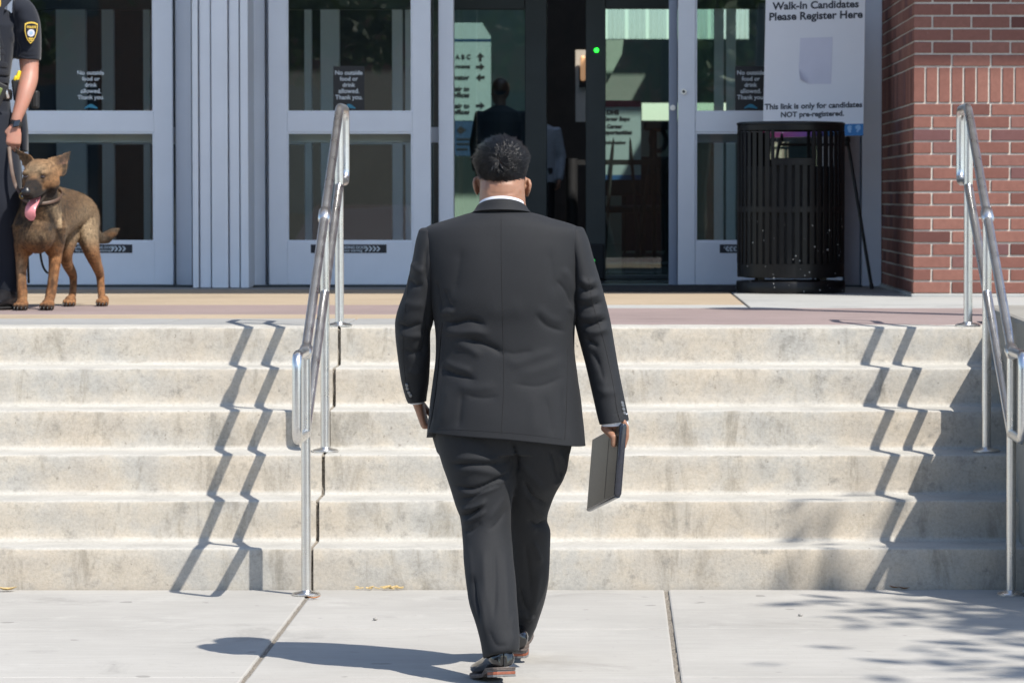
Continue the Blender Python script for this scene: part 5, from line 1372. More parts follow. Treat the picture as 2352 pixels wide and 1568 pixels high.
    cnt = 0                                               # clipped stubble fading down the nape and round the ears
    while cnt < 5200:
        d = Vector(rs.normal(size=3)).normalized()
        if d.y > .15 or d.z > .1 or not inside(d, -rs.exponential(5.5)) or inside(d, 12): continue
        cnt += 1; p0 = place(d); c_ = hc + Vector((0, .006, -.014)); p0 = p0 + (p0 - c_).normalized() * rs.uniform(-.001, .002)
        nrm = Vector((d.x / rx, d.y / ry, d.z / rz)).normalized(); dv = (Vector((0, 0, -1)) + nrm * .5 + Vector(rs.normal(size=3)) * .25).normalized(); L_ = rs.uniform(.003, .007)
        s1 = dv.cross(nrm).normalized() * .00042; q = len(b.v)
        b.v += [tuple(p0 + s1), tuple(p0 - s1), tuple(p0 + dv * L_)]; b.f.append((q, q + 1, q + 2)); b.m.append(0)
    b.build('hair_strands', M['hair'], man, smooth=True)
    # ---- the folder in his hand
    root = MB(); T = far.length
    o_ = S0; uw = up; th = .019
    def slab(b, e0, e1, f0, f1, t0, t1):
        """box spanning fractions of the long edge and the short edge, t along the thickness"""
        vs = [o_ + far * e + uw * f + fn * t for t in (t0, t1) for f in (f0, f1) for e in (e0, e1)]
        b.add(vs, [(0, 2, 3, 1), (4, 5, 7, 6), (0, 1, 5, 4), (2, 6, 7, 3), (0, 4, 6, 2), (1, 3, 7, 5)])
    er = empty('folder', S0 + far * .5, 'taupe leather document folder held upright in the suited man\'s hand', 'folder')
    b = MB(); slab(b, .0, 1, 0, 1, .004, .010); b.build('cover', M['leather'], er, bevel=.003)
    b = MB(); slab(b, .0, 1, 0, 1, -.010, -.004); b.build('cover', M['leather'], er, bevel=.003)
    b = MB(); slab(b, .03, .975, .02, .98, -.0038, .0038); b.build('pages', M['pages'], er)
    b = MB(); b.tube([o_ - far * .004 + uw * t for t in (0, .03, .5, .97, 1)], [(.010, .0075), (.0125, .009), (.0125, .009), (.0125, .009), (.010, .0075)], 16, ref=far.normalized(), dome=.3); b.build('spine', M['leather_edge'], er, autos=50)
    b = MB(); b.tube([o_ - uw * .004, o_ + far * .5 - uw * .004, o_ + far - uw * .004], [(.0065, .0105)] * 3, 10, ref=fn); b.build('edge_piping', M['leather_edge'], er, autos=50)
    b = MB(); slab(b, .36, .363, .03, .97, .010, .0107); b.build('stitch_line', M['black'], er)
    b = MB(); slab(b, .012, .016, .01, .99, .0100, .0112); b.build('stitch_line', M['black'], er)
suit_man()
# ------------------------------------------------------------------ lobby people (dim, seen through the open doors)
def lobby_person(x, Y, y_top, label, hairlong=False, top=M['black'], legs=M['black'], w=.23, yaw=.6, hairm=None):
    X = px(x, Y); zt = pz(y_top, Y); h = zt - H6; k = h / 1.75
    P = lambda dx, dy, z: Vector((X + dx * k, Y + dy * k, H6 + z * k))
    b = MB(); head_shells(b, P(0, .02, 1.62), .075 * k, .118 * k, .095 * k, yaw)
    b.tube([P(0, 0, 1.40), P(0, .01, 1.56)], .055 * k, 12, dome=.4)
    b.tube([P(0, 0, .95), P(0, 0, 1.15), P(0, 0, 1.34), P(0, 0, 1.43)], [(.15 * k, .10 * k), (.15 * k, .1 * k), (.17 * k, .10 * k), (.09 * k, .07 * k)], 16, ref=(0, 1, 0), dome=.4)
    for s in (-1, 1):
        b.tube([P(s * .19, 0, 1.38), P(s * .24, .02, 1.10), P(s * .23, -.06, .86)], [.04 * k, .036 * k, .026 * k], 10, dome=.5)
        hand_shells(b, P(s * .23, -.06, .85), (0, -.2, -1), (-s, 0, 0), (0, -1, 0), k * .95)
        b.tube([P(s * .09, 0, .95), P(s * .10, 0, .5), P(s * .10, .02, .06)], [.07 * k, .05 * k, .04 * k], 12, dome=.5)
    o = b.build('person', M['skin_man']); organic(o, .009, 4); o.name = 'person'; tag(o, label, 'person')
    b = MB(); b.tube([P(0, 0, .82), P(0, 0, 1.0), P(0, 0, 1.15), P(0, 0, 1.32), P(0, 0, 1.42), P(0, 0, 1.48)], [(.20 * k, .13 * k), (.19 * k, .13 * k), (.19 * k, .135 * k), (w * k, .13 * k), (.19 * k, .11 * k), (.07 * k, .075 * k)], 24, ref=(0, 1, 0), dome=.1)
    for s in (-1, 1): b.tube([P(s * .19, 0, 1.40), P(s * .255, .02, 1.10), P(s * .235, -.055, .86)], [.065 * k, .055 * k, .042 * k], 14, dome=.5)
    t = b.build('jacket', top, o); organic(t, .01, 4)
    b = MB()
    for s in (-1, 1): b.tube([P(s * .08, 0, .98), P(s * .095, 0, .5), P(s * .10, .0, .05)], [(.105 * k, .115 * k), (.085 * k, .09 * k), (.07 * k, .08 * k)], 16, ref=(0, 1, 0), dome=.2)
    t = b.build('trousers', legs, o); organic(t, .01, 4)
    for s in (-1, 1):
        b = MB(); b.tube([P(s * .10, -.06, .04), P(s * .10, .06, .045), P(s * .11, .18, .03)], [(.04 * k, .04 * k), (.042 * k, .04 * k), (.035 * k, .022 * k)], 12, ref=(0, 0, 1), dome=.8); b.build('shoe', M['black'], o, smooth=True)
    b = MB(); b.ball(P(0, -.01, 1.665), .084 * k, .100 * k, .092 * k, 20, 14)
    if hairlong:
        b.tube([P(.0, -.02, 1.66), P(.0, -.06, 1.5), P(.0, -.09, 1.3)], [(.08 * k, .08 * k), (.10 * k, .06 * k), (.085 * k, .035 * k)], 16, ref=(0, 1, 0), dome=.5)
    hr = b.build('hair', M['hair'], o); organic(hr, .008, 3)
lobby_person(1150, 35.2, 180, 'dark suited visitor in the lobby in front of the directory board', yaw=.9)
lobby_person(1237, 35.6, 226, 'lobby visitor with long dark hair and white top, half behind the dark door frame', True, simple('pale blouse', (.30, .33, .36), .8), w=.19)

# ------------------------------------------------------------------ police officer at the edge of the picture
def officer():
    Y = 18.85; k = Y / FD; z0 = H6
    P = lambda x, y, d=0.0: at(x, y, Y) + Vector((0, d, 0))
    cx = -62
    body = MB()
    head_shells(body, at(cx, -68, Y) + Vector((0, -.02, 0)), .078, .12, .098, math.pi)
    for s in (-1, 1): ear(body, at(cx, -66, Y) + Vector((s * .08, -.01, 0)), s)
    body.tube([P(cx, 15), P(cx, -30)], [(.072, .07), (.06, .065)], 16, ref=(0, 1, 0), dome=.4)
    body.tube([P(cx, 235), P(cx, 150), P(cx, 70), P(cx, 22)], [(.15, .10), (.16, .11), (.19, .11), (.13, .08)], 20, ref=(0, 1, 0), dome=.5)
    arm = spline([(52, 28, .02, .050, .056), (58, 60, .03, .056, .062), (63, 105, .04, .056, .060), (64, 140, .035, .050, .054), (66, 165, .02, .046, .047), (65, 186, .0, .0475, .046), (60, 212, -.03, .043, .043), (53, 242, -.055, .036, .037), (45, 268, -.075, .029, .029), (42, 282, -.082, .027, .025)], 5)
    body.tube([P(a[0], a[1], a[2]) for a in arm], [(a[3], a[4]) for a in arm], 18, ref=(0, 1, 0), dome=.4)
    wr = P(41, 290, -.085)
    hand_shells(body, wr, (-.10, -.12, -1), (-.25, .9, 0), (-1, -.25, .05), .98, curl=(.42, .36, .38, .44), thumb_curl=1, thumb=[P(22, 312, -.075), P(16, 330, -.07)])
    body.tube([P(cx - 108, 28), P(cx - 122, 150, .02), P(cx - 112, 262, -.08)], [.055, .048, .03], 14, dome=.5)
    hand_shells(body, P(cx - 110, 272, -.09), (.15, -.1, -1), (.6, .6, 0), (.7, -.6, 0), .98)
    for s, xs in ((1, (-22, -5, 12)), (-1, (-102, -112, -122))):
        body.tube([P(xs[0], 250), P(xs[1], 470, -.02), P(xs[2], 690)], [.085, .058, .045], 14, dome=.5)
    o = body.build('person', M['skin_off']); organic(o, .0038, 5); o.name = 'person'
    tag(o, 'police officer in navy uniform at the picture edge, holding the dog on a leash', 'person')
    b = MB(); hcn = at(cx, -68, Y) + Vector((0, -.02, 0))
    b.ball(hcn + Vector((0, .014, .038)), .083, .096, .090, 22, 16); hb = b.build('hair', simple('brown hair', (.035, .022, .014), .5, var=.4, scale=120), o); organic(hb, .006, 2)
    vc, _n = coords(hb); wz = vc + np.array(WL['hair.001'] if 'hair.001' in WL else WL[hb.name]); fr = np.clip((hcn.y - .045 - wz[:, 1]) / .05, 0, 1); vc[:, 2] += np.where(wz[:, 2] < hcn.z + .055, fr * .075, 0); setco(hb, vc)
    # shirt: torso and short sleeves
    b = MB()
    b.tube([P(cx, 255), P(cx, 200), P(cx, 120), P(cx, 60), P(cx, 25), P(cx, 4)], [(.185, .125), (.18, .125), (.205, .135), (.22, .13), (.185, .11), (.09, .085)], 40, ref=(0, 1, 0), dome=.1)
    slv = spline([(30, 20, .0, .050, .075), (48, 22, .01, .062, .078), (60, 50, .02, .066, .080), (62, 90, .03, .067, .080), (62, 125, .035, .0655, .076), (61.5, 137, .035, .065, .074)], 5)
    b.tube([P(a[0], a[1], a[2]) for a in slv], [(a[3], a[4]) for a in slv], 32, ref=(0, 1, 0))
    b.tube([P(cx - 85, 22), P(cx - 112, 40, .01), P(cx - 122, 90, .03), P(cx - 122, 136, .035)], [(.05, .075), (.066, .08), (.067, .08), (.065, .074)], 28, ref=(0, 1, 0))
    sh = b.build('shirt', M['navy'], o); organic(sh, .006, 3)
    folds(sh, [([(30, 55), (34, 85), (38, 125)], 5, -6), ([(38, 78), (32, 90), (28, 100)], 4, 7), ([(22, 92), (34, 76), (44, 70)], 4, 6), ([(50, 112), (66, 116), (84, 110)], 3, 3), ([(46, 128), (66, 131), (88, 129)], 1.6, -4), ([(44, 40), (60, 46), (82, 60)], 8, 4), ([(38, 95), (44, 112), (42, 130)], 4, -5)], WL['shirt'], gain=1.3)
    # vest
    b = MB(); rings = []
    for y, hw, hd in ((212, .176, .145), (190, .176, .150), (150, .184, .158), (100, .186, .165), (60, .176, .165), (30, .150, .155), (10, .115, .13), (-2, .100, .11)):
        rings.append([at(cx, y, Y) + Vector((hw * math.copysign(abs(math.cos(2 * math.pi * j / 40)) ** .8, math.cos(2 * math.pi * j / 40)), hd * math.sin(2 * math.pi * j / 40), 0)) for j in range(40)])
    b.loft(rings); vest = b.build('vest', M['navy_dark'], o, autos=60)
    for y in (108, 122, 150, 168, 186):
        b = MB(); b.tube([at(cx, y, Y) + Vector((.188 * math.cos(R(a)), -.168 * math.sin(R(a)) if True else 0, 0)) for a in range(8, 173, 6)], [(.003, .014)] * 28, 8, ref=(0, 0, 1)); b.build('webbing', M['navy_dark'], vest)
    b = MB(); b.tube([P(24, -4, -.06), P(10, 20, -.12), P(4, 60, -.155)], [(.022, .006)] * 3, 10, ref=(0, -1, 0)); b.build('shoulder_strap', M['navy'], vest)
    for nm, x0, x1, ya, yb, mt in (('pouch', -14, 8, 72, 112, M['navy_dark']), ('pouch', -42, -18, 72, 112, M['navy_dark'])):
        b = MB(); c = P((x0 + x1) / 2, (ya + yb) / 2, -.175); b.obox(c, ((x1 - x0) / 2 * k, 0, 0), (0, .022, 0), (0, 0, (yb - ya) / 2 * k)); b.build(nm, mt, vest, bevel=.006)
    b = MB(); b.tube([P(10.5, 84, -.185), P(11.5, 143, -.175)], .0042, 10); b.build('pen', M['steel'], vest)
    # badge on the chest
    b = MB(); m = k
    b.prism([(-9 * m, 9 * m), (-4 * m, 13 * m), (0, 11 * m), (4 * m, 13 * m), (9 * m, 9 * m), (9 * m, -2 * m), (5 * m, -11 * m), (0, -15 * m), (-5 * m, -11 * m), (-9 * m, -2 * m)], P(5, 14, -.165), (1, .25, 0), (0, 0, 1), (0, -.006, 0)); bd = b.build('badge', M['gold'], vest, bevel=.002)
    b = MB(); b.ball(P(5, 15, -.173), .011, .004, .012, 16, 10); b.build('badge_seal', M['silver'], bd, smooth=True)
    # shield patch on the sleeve
    pc = P(73.5, 77.5, -.052); u = Vector((.93, .36, 0)).normalized(); v = Vector((.05, 0, 1)).normalized(); w = Vector((.36, -.93, 0)).normalized()
    sil = [(-15, 21), (-8, 24.5), (0, 25.5), (8, 24.5), (15, 21), (14.5, 4), (11, -9), (6, -18), (0, -24.5), (-6, -18), (-11, -9), (-14.5, 4)]
    def curved(poly, s, lift, mt, nm, par):
        b = MB(); pts = []
        n = len(poly); rings = []
        for f in (1.0, .75, .5, .25, .02):
            rings.append([pc + u * (p[0] * s * f * k) + v * (p[1] * s * f * k) + w * (lift - .00042 * (p[0] * s * f) ** 2 * k * 3) for p in poly])
        base = [q - w * .004 for q in rings[0]]
        b.loft([base] + rings); return b.build(nm, mt, par)
    pt = curved(sil, 1.0, .014, M['gold'], 'police_patch', sh); curved(sil, .86, .0155, M['navy'], 'patch_field', pt)
    b = MB(); put_text(b, 'POLICE', pc + v * (13.5 * k) + w * .0165, u, v, (0, 0, 0), width=21 * k, bold=.05); b.build('lettering', M['gold'], pt)
    b = MB(); b.prism([(8.5 * math.cos(t * .4488) * k, 8.5 * math.sin(t * .4488) * k) for t in range(14)], pc + v * (0 * k) + w * .0155, u, v, w * .0014); sl = b.build('patch_seal', M['silver'], pt)
    b = MB(); b.prism([(4.2 * math.cos(t * .4488) * k, 4.2 * math.sin(t * .4488) * k) for t in range(14)], pc + w * .017, u, v, w * .001); b.build('seal_centre', simple('pale blue thread', (.30, .42, .55), .7), sl)
    b = MB()
    for yy, ww in ((-12.5, 11), (-16.5, 7)): b.box(0, 0, 0, 0, 0, 0) if False else b.obox(pc + v * (yy * k) + w * .0166, u * (ww / 2 * k), w * .0004, v * (1.3 * k))
    b.build('lettering', M['gold'], pt)
    # belt, pouches, radio, taser, holster
    b = MB(); b.tube([at(cx, 218, Y) + Vector((.192 * math.cos(R(a)), .140 * math.sin(R(a)), 0)) for a in range(0, 360, 9)], [(.006, .026)] * 40, 8, ref=(0, 0, 1), closed=True); belt = b.build('belt', M['black'], o, autos=50)
    b = MB(); b.obox(P(10, 220, -.175), (.024, .008, -.012), (-.006, .020, 0), (.022, 0, .055)); rd = b.build('radio', M['black'], o, bevel=.007)
    b = MB(); b.obox(P(8.5, 217, -.199), (.015, .004, -.007), (0, .003, 0), (.013, 0, .030)); b.build('radio_panel', M['olive'], rd, bevel=.003)
    for kx in range(2):
        for ky in range(3):
            b = MB(); b.obox(P(5.5 + kx * 6 + ky * 1.6, 209 + ky * 8, -.203), (.0042, .001, -.001), (0, .002, 0), (.001, 0, .0055)); b.build('radio_key', M['black'], rd)
    b = MB(); b.tube([P(4, 200, -.19), P(4, 193, -.19)], .008, 10); b.build('radio_knob', M['black'], rd)
    b = MB(); b.tube([P(40, 192, .0), P(42, 176, -.005), P(45, 165, -.005)], [(.014, .020), (.013, .018), (.009, .013)], 12, dome=.5); b.tube([P(35, 184, -.02), P(38, 177, -.02)], .008, 8, dome=.6); b.build('taser_grip', M['yellow'], o, smooth=True)
    b = MB(); b.obox(P(44, 208, .01), (.032, 0, 0), (0, .035, 0), (-.006, 0, .055)); b.build('holster', M['black'], o, bevel=.01)
    b = MB(); b.obox(P(77, 228, .06), (.018, 0, 0), (0, .03, 0), (.0, 0, .045)); b.build('holster', M['black'], o, bevel=.01)
    b = MB(); b.tube([P(22, 205, -.15), P(28, 226, -.14)], .010, 10, dome=.6); b.build('key_holder', M['steel'], o, smooth=True)
    # trousers
    b = MB()
    b.tube([P(cx, 225), P(cx, 270), P(cx, 310)], [(.185, .13), (.195, .145), (.19, .14)], 36, ref=(0, 1, 0), dome=.2)
    for pts in ([(-22, 270, 0, .115, .13), (-8, 350, -.01, .118, .125), (4, 420, -.03, .105, .11), (8, 480, -.045, .098, .105), (12, 540, -.02, .092, .10), (16, 610, .01, .082, .095), (18, 668, .02, .072, .09)], [(-102, 270, 0, .115, .13), (-112, 420, -.02, .105, .11), (-120, 540, 0, .09, .10), (-126, 668, .02, .074, .09)]):
        S = spline(pts, 6); b.tube([P(a[0], a[1], a[2]) for a in S], [(a[3], a[4]) for a in S], 32, ref=(0, 1, 0), dome=.15)
    tr = b.build('trousers', M['navy'], o); organic(tr, .007, 3)
    folds(tr, [([(-5, 400), (20, 410), (44, 400)], 6, 8), ([(-5, 425), (20, 432), (46, 424)], 5, -8), ([(0, 455), (25, 462), (48, 452)], 6, 9), ([(0, 480), (20, 486), (46, 478)], 5, -9), ([(4, 505), (26, 512), (48, 500)], 7, 8), ([(10, 530), (30, 545), (46, 560)], 8, -7), ([(25, 300), (35, 340), (38, 390)], 8, 6), ([(44, 300), (50, 340), (48, 390)], 6, -6), ([(12, 600), (26, 616), (44, 610)], 7, 6), ([(10, 640), (24, 650), (42, 640)], 5, -6)], WL['trousers.001'] if 'trousers.001' in WL else WL[tr.name], gain=1.4)
    b = MB(); b.tube([P(50, 262, .02), P(54, 300, .02), P(54, 345, .015)], [(.02, .05)] * 3, 14, ref=(0, 1, 0), dome=.3); b.build('thigh_pocket', M['navy'], tr, smooth=True)
    # boots
    for x in (20, -128):
        b = MB(); b.tube([P(x, 640, .03), P(x, 680, .03), P(x - 1, 700, .02)], [(.055, .065), (.054, .066), (.052, .075)], 20, ref=(0, 1, 0), dome=.2)
        q = P(x, 700, .02); d = Vector((-.25, -1, 0)).normalized()
        b.tube([Vector((q.x, q.y, z0 + .055)) - d * .07, Vector((q.x, q.y, z0 + .06)) + d * .02, Vector((q.x, q.y, z0 + .052)) + d * .12, Vector((q.x, q.y, z0 + .040)) + d * .20], [(.045, .05), (.05, .055), (.053, .045), (.042, .030)], 18, ref=(0, 0, 1), dome=.8)
        bt = b.build('boot', M['boot'], o); organic(bt, .006, 3)
        b = MB(); b.tube([Vector((q.x, q.y, z0 + .010)) - d * .10, Vector((q.x, q.y, z0 + .010)) + d * .02, Vector((q.x, q.y, z0 + .010)) + d * .13, Vector((q.x, q.y, z0 + .012)) + d * .23], [(.046, .010), (.048, .010), (.056, .010), (.036, .010)], 16, ref=(0, 0, 1)); b.build('sole', M['rubber'], bt, autos=50)
    # watch
    ax = (P(42, 282, -.082) - P(45, 268, -.075)).normalized(); c = P(43.5, 285, -.083)
    b = MB(); b.tube([c - ax * .011, c + ax * .011], [(.031, .029)] * 2, 24, ref=(0, 1, 0)); wt = b.build('watch_band', M['black'], o, autos=50)
    b = MB(); b.obox(c + Vector((.006, -.031, 0)), (.0165, .004, .003), (0, .005, 0), ax * .019); b.build('watch_face', M['watch'], wt, bevel=.005, seg=3)
    return o
officer()

# ------------------------------------------------------------------ the dog
def dog():
    Yf, Yr = 18.75, 19.38
    A = at
    b = MB()
    # trunk: deep chest in front, tucked belly, higher rump line running back and to the right
    tr = [(84, 540, 18.72, .090, .100), (90, 518, 18.80, .112, .142), (100, 505, 18.90, .118, .158), (118, 494, 19.02, .115, .150), (136, 487, 19.12, .105, .130), (152, 483, 19.22, .096, .110), (168, 482, 19.32, .092, .098), (184, 488, 19.40, .088, .092), (197, 502, 19.46, .074, .084), (205, 515, 19.50, .058, .068)]
    S = spline(tr, 4); b.tube([A(q[0], q[1], q[2]) for q in S], [(q[3], q[4]) for q in S], 26, ref=(0, 0, 1), dome=.8)
    # neck, forechest and shoulders
    b.tube([A(94, 500, 18.80), A(94, 462, 18.74), A(93, 430, 18.70), A(92, 405, 18.70)], [(.105, .135), (.095, .115), (.080, .095), (.07, .08)], 22, ref=(0, 1, 0), dome=.7)
    b.tube([A(118, 520, 18.98), A(112, 470, 18.90), A(102, 435, 18.78)], [(.075, .09), (.078, .085), (.06, .06)], 18, ref=(0, 1, 0), dome=.8)
    for x, dy in ((55, 0), (122, .04)):
        b.tube([A(x + (12 if x < 80 else -8), 480, 18.84), A(x + 3, 525, 18.76 + dy), A(x + 2, 570, 18.80 + dy)], [(.062, .080), (.068, .085), (.050, .062)], 18, ref=(0, 1, 0), dome=.8)
    # front legs
    def chain(pts, n=16): 
        Q = spline(pts, 4); b.tube([A(q[0], q[1], q[2]) for q in Q], [(q[3], q[4]) for q in Q], n, ref=(0, 1, 0), dome=.7)
    chain([(52, 560, 18.78, .046, .060), (50, 588, 18.78, .034, .042), (49, 624, 18.77, .0265, .031), (50, 655, 18.76, .0255, .029), (51, 672, 18.75, .027, .030), (51, 690, 18.74, .0255, .028), (49, 700, 18.72, .028, .032)])
    chain([(126, 555, 18.84, .046, .060), (127, 585, 18.84, .036, .044), (124, 622, 18.82, .028, .032), (120, 655, 18.80, .0265, .030), (117, 672, 18.79, .027, .030), (113, 690, 18.76, .0255, .028), (109, 700, 18.73, .028, .032)])
    # hind legs: thigh, stifle forward, hock back, upright shank
    chain([(196, 508, 19.42, .068, .110), (203, 548, 19.36, .054, .088), (211, 578, 19.34, .042, .060), (221, 606, 19.40, .030, .042), (229, 628, 19.49, .0235, .034), (231, 648, 19.49, .0205, .026), (233, 674, 19.46, .0195, .023), (235, 692, 19.43, .022, .026)])
    chain([(166, 515, 19.38, .056, .10), (156, 555, 19.28, .045, .072), (152, 585, 19.28, .034, .05), (155, 606, 19.34, .028, .040), (166, 628, 19.45, .0235, .034), (168.5, 646, 19.46, .0195, .026), (167, 672, 19.43, .019, .023), (163, 690, 19.39, .022, .026)])
    # paws with four toes
    for x, y, Y, w in ((48.5, 707, 18.66, .036), (108.5, 707, 18.68, .036), (160, 700, 19.33, .033), (235.5, 700, 19.37, .032)):
        c = A(x, y, Y); c.z = H6 + .022
        b.ball(c + Vector((0, .03, .010)), w * .92, .045, .028, 16, 10)
        for t in (-1.5, -.5, .5, 1.5):
            b.ball(c + Vector((t * w * .50, -.012 - .012 * (1.6 - abs(t)), -.002)), w * .30, .026, .020, 12, 8)
    # tail
    b.tube([A(208, 520, 19.52), A(226, 548, 19.60), A(244, 546, 19.62), A(262, 532, 19.62), A(270, 527, 19.62)], [.030, .032, .034, .024, .010], 14, dome=.8)
    # head: skull, cheeks, muzzle, lower jaw, turned a little to the picture's left
    hd = Vector((-.18, -1, -.25)).normalized(); hx = Vector((1, -.18, 0)).normalized(); hz = hx.cross(hd); hz = -hz if hz.z < 0 else hz
    C = A(93, 402, 18.66); hs = 1.2; H = lambda x, f, z: C + (hx * x + hd * f + hz * z) * hs
    b.ball(C, .072 * hs, .085 * hs, .068 * hs, 20, 14); b.ball(H(.0, .03, -.018), .068 * hs, .07 * hs, .052 * hs, 18, 12)
    for s in (-1, 1): b.ball(H(s * .045, .0, -.03), .036 * hs, .052 * hs, .046 * hs, 14, 10); b.ball(H(s * .034, .060, .022), .024 * hs, .022 * hs, .016 * hs, 12, 8)
    b.tube([H(0, .05, -.012), H(0, .105, -.026), H(0, .155, -.036), H(0, .180, -.036)], [(.054, .048), (.043, .038), (.037, .032), (.031, .025)], 18, ref=hz, dome=.7)
    for s in (-1, 1): b.tube([H(s * .026, .05, -.046), H(s * .022, .12, -.052), H(s * .012, .17, -.052)], [.022, .019, .014], 10, dome=.8)
    b.tube([H(.004, .03, -.062), H(.006, .08, -.088), H(.006, .128, -.104)], [(.040, .021), (.031, .015), (.020, .012)], 14, ref=hz, dome=.8)
    # ears: dished triangles
    def ear_(base, tip, wd, face):
        d = (tip - base); sd = d.cross(face).normalized(); rings = []
        for i in range(9):
            t = i / 8; ww = wd * (1 - t) ** .75 * (1 + .35 * math.sin(math.pi * min(1, t * 1.7))) + .002; p = base + d * t; ring = []
            for j in range(12):
                a = 2 * math.pi * j / 12; x = math.cos(a) * ww; dep = .008 * (1 - t * .5) * math.sin(a)
                ring.append(p + sd * x + face * (dep - .022 * (1 - (x / (ww + 1e-5)) ** 2) * (1 - t)))
            rings.append(ring)
        b.loft(rings)
    ear_(H(-.046, -.012, .040), A(32, 339, 18.72), .036, Vector((-.70, -.68, .1)))
    ear_(H(.054, -.010, .018), A(162, 347, 18.72), .056, Vector((.15, -.98, .12)))
    o = b.build('dog', None); organic(o, .0050, 4); o.name = 'dog'
    tag(o, 'tan shepherd dog with black muzzle standing on the landing beside the officer', 'dog')
    # coat: patches by where they sit on the animal, as a colour attribute
    a, nn = coords(o); Wp = a + np.array(WL['dog']); X, Yp = picxy(Wp); n1 = vnoise(Wp, 55, 2) * .5 + vnoise(Wp, 130, 4) * .5; n2 = vnoise(Wp, 18, 6)
    tan = np.array([.21, .108, .047]); pale = np.array([.31, .225, .135]); dark = np.array([.014, .011, .009]); red = np.array([.225, .098, .037]); mid = np.array([.145, .085, .043])
    Cc = np.tile(mid, (len(a), 1))
    sm = lambda e0, e1, x: np.clip((x - e0) / (e1 - e0), 0, 1) ** 2 * (3 - 2 * np.clip((x - e0) / (e1 - e0), 0, 1))
    def lay(mask, col, k=1.0):
        global _
        m_ = np.clip(mask * k, 0, 1)[:, None]; Cc[:] = Cc * (1 - m_) + col * m_
    g = lambda x, y, rx, ry: np.exp(-(((X - x) / rx) ** 2 + ((Yp - y) / ry) ** 2))
    lay(sm(-.05, .7, n1 + n2 * .6) * (Yp < 580), dark, .72)                                            # sable tipping
    lay(sm(480, 545, Yp) * (X > 150), pale, .35); lay(g(200, 515, 28, 44), pale * 1.1, .8); lay(g(120, 470, 18, 40), pale, .5)
    lay(sm(545, 590, Yp), red, .85); lay(sm(560, 600, Yp) * sm(.0, .6, n1), tan, .6)
    lay(g(86, 545, 34, 14), pale * .8, .6); lay(g(94, 565, 12, 26), dark, .9); lay(g(66, 575, 26, 18) + g(116, 575, 18, 18), red, .7)
    lay(g(48, 615, 10, 26), pale, .5); lay(g(54, 650, 5, 26) + g(120, 650, 5, 28), dark, .65)
    lay(np.exp(-((Yp - (440 + (X - 100) * 1.6)) / 20) ** 2) * (X > 108) * (X < 142) * (Yp < 540), pale * 1.25, .95); lay(np.exp(-((Yp - (452 + (X - 96) * 2.2)) / 12) ** 2) * (X > 100) * (X < 154) * (Yp < 560), dark, .75)
    lay(g(118, 505, 8, 46), dark, .65); lay(g(72, 500, 8, 30), dark, .6); lay(g(60, 470, 16, 22), dark, .5); lay(g(150, 470, 30, 30), dark, .4); lay(g(108, 520, 9, 16), dark, .55)
    lay(sm(696, 703, Yp), dark, .85); lay(g(250, 540, 30, 24) * (X > 226), dark, .9); lay(g(258, 538, 14, 6) * (X > 236), tan, .6)
    hm = ((Yp < 452) & (X < 128) & (Wp[:, 1] < 18.80)).astype(float)
    head = Wp - np.array(C); fx = head @ np.array(hx); ff = head @ np.array(hd) / hs; fz = head @ np.array(hz) / hs; fx = fx / hs
    inhead = ((np.abs(fx) < .085) & (ff > -.05) & (fz > -.125)).astype(float) * sm(-.06, -.02, ff)
    lay(inhead, tan * .95, 1); lay(inhead * np.exp(-((fx / .06) ** 2 + ((fz - .035) / .03) ** 2)), pale * 1.05, .8)
    lay(inhead * np.exp(-((fx / .02) ** 2 + ((fz - .0) / .03) ** 2)) * (ff > .05), red * 1.1, .6)
    lay(inhead * sm(.080, .118, ff + np.abs(fx) * .15), dark, .97); lay(inhead * sm(-.030, -.052, fz), dark, .95); lay(inhead * np.exp(-((np.abs(fx) - .035) / .020) ** 2 - ((fz - .011) / .013) ** 2) * (ff > .03), dark, .92); lay(inhead * np.exp(-((np.abs(fx) - .026) / .008) ** 2 - ((fz - .032) / .008) ** 2) * (ff > .03), dark, .6)
    lay(inhead * np.exp(-(fx / .012) ** 2 - ((fz - .05) / .03) ** 2) * (ff > .0), dark, .35); lay(inhead * sm(.2, .8, n1) * sm(.02, .06, np.abs(fx)), dark, .4)
    earm = ((fz > .035) & (np.abs(fx) > .055)).astype(float) * (Yp < 410); lay(earm, mid * .9, .9); lay(earm * g(146, 385, 14, 22), np.array([.16, .085, .06]), .9); lay(earm * sm(.2, .7, n1), dark, .5); lay(earm * g(158, 352, 6, 8), dark, .8)
    n3 = vnoise(Wp * np.array([1, 1, .55]), 300, 8); n4 = vnoise(Wp * np.array([1, 1, .6]), 520, 12)
    lay(sm(.15, .8, n3 + .5 * n1) * (Yp < 590) * (1 - .6 * inhead), dark, .6)
    Cc *= (1 + .30 * n1 + .12 * n2 + .30 * n3 + .16 * n4)[:, None]; Cc = np.clip(Cc, .008, .7)
    at_ = o.data.attributes.new('coat', 'FLOAT_COLOR', 'POINT'); at_.data.foreach_set('color', np.c_[Cc, np.ones(len(a))].astype('f').ravel())
    m, nt, bs = mat('short sable coat'); at2 = nd(nt, 'Attribute', attribute_name='coat')
    fine = ramp(nt, noise(nt, 240, 4, .7, stretch=(1, 1, .45)), [(.25, (.42, .42, .42)), (.75, (1.4, 1.4, 1.4))])
    nt.links.new(mixc(nt, 1.0, at2.outputs['Color'], fine, 'MULTIPLY'), bs.inputs['Base Color']); bs.inputs['Roughness'].default_value = .75; bs.inputs['Specular IOR Level'].default_value = .25; bs.inputs['Sheen Weight'].default_value = .03
    bump(nt, bs, noise(nt, 190, 5, .7, stretch=(1, 1, .4)), .7, .006); o.data.materials.clear(); o.data.materials.append(m)
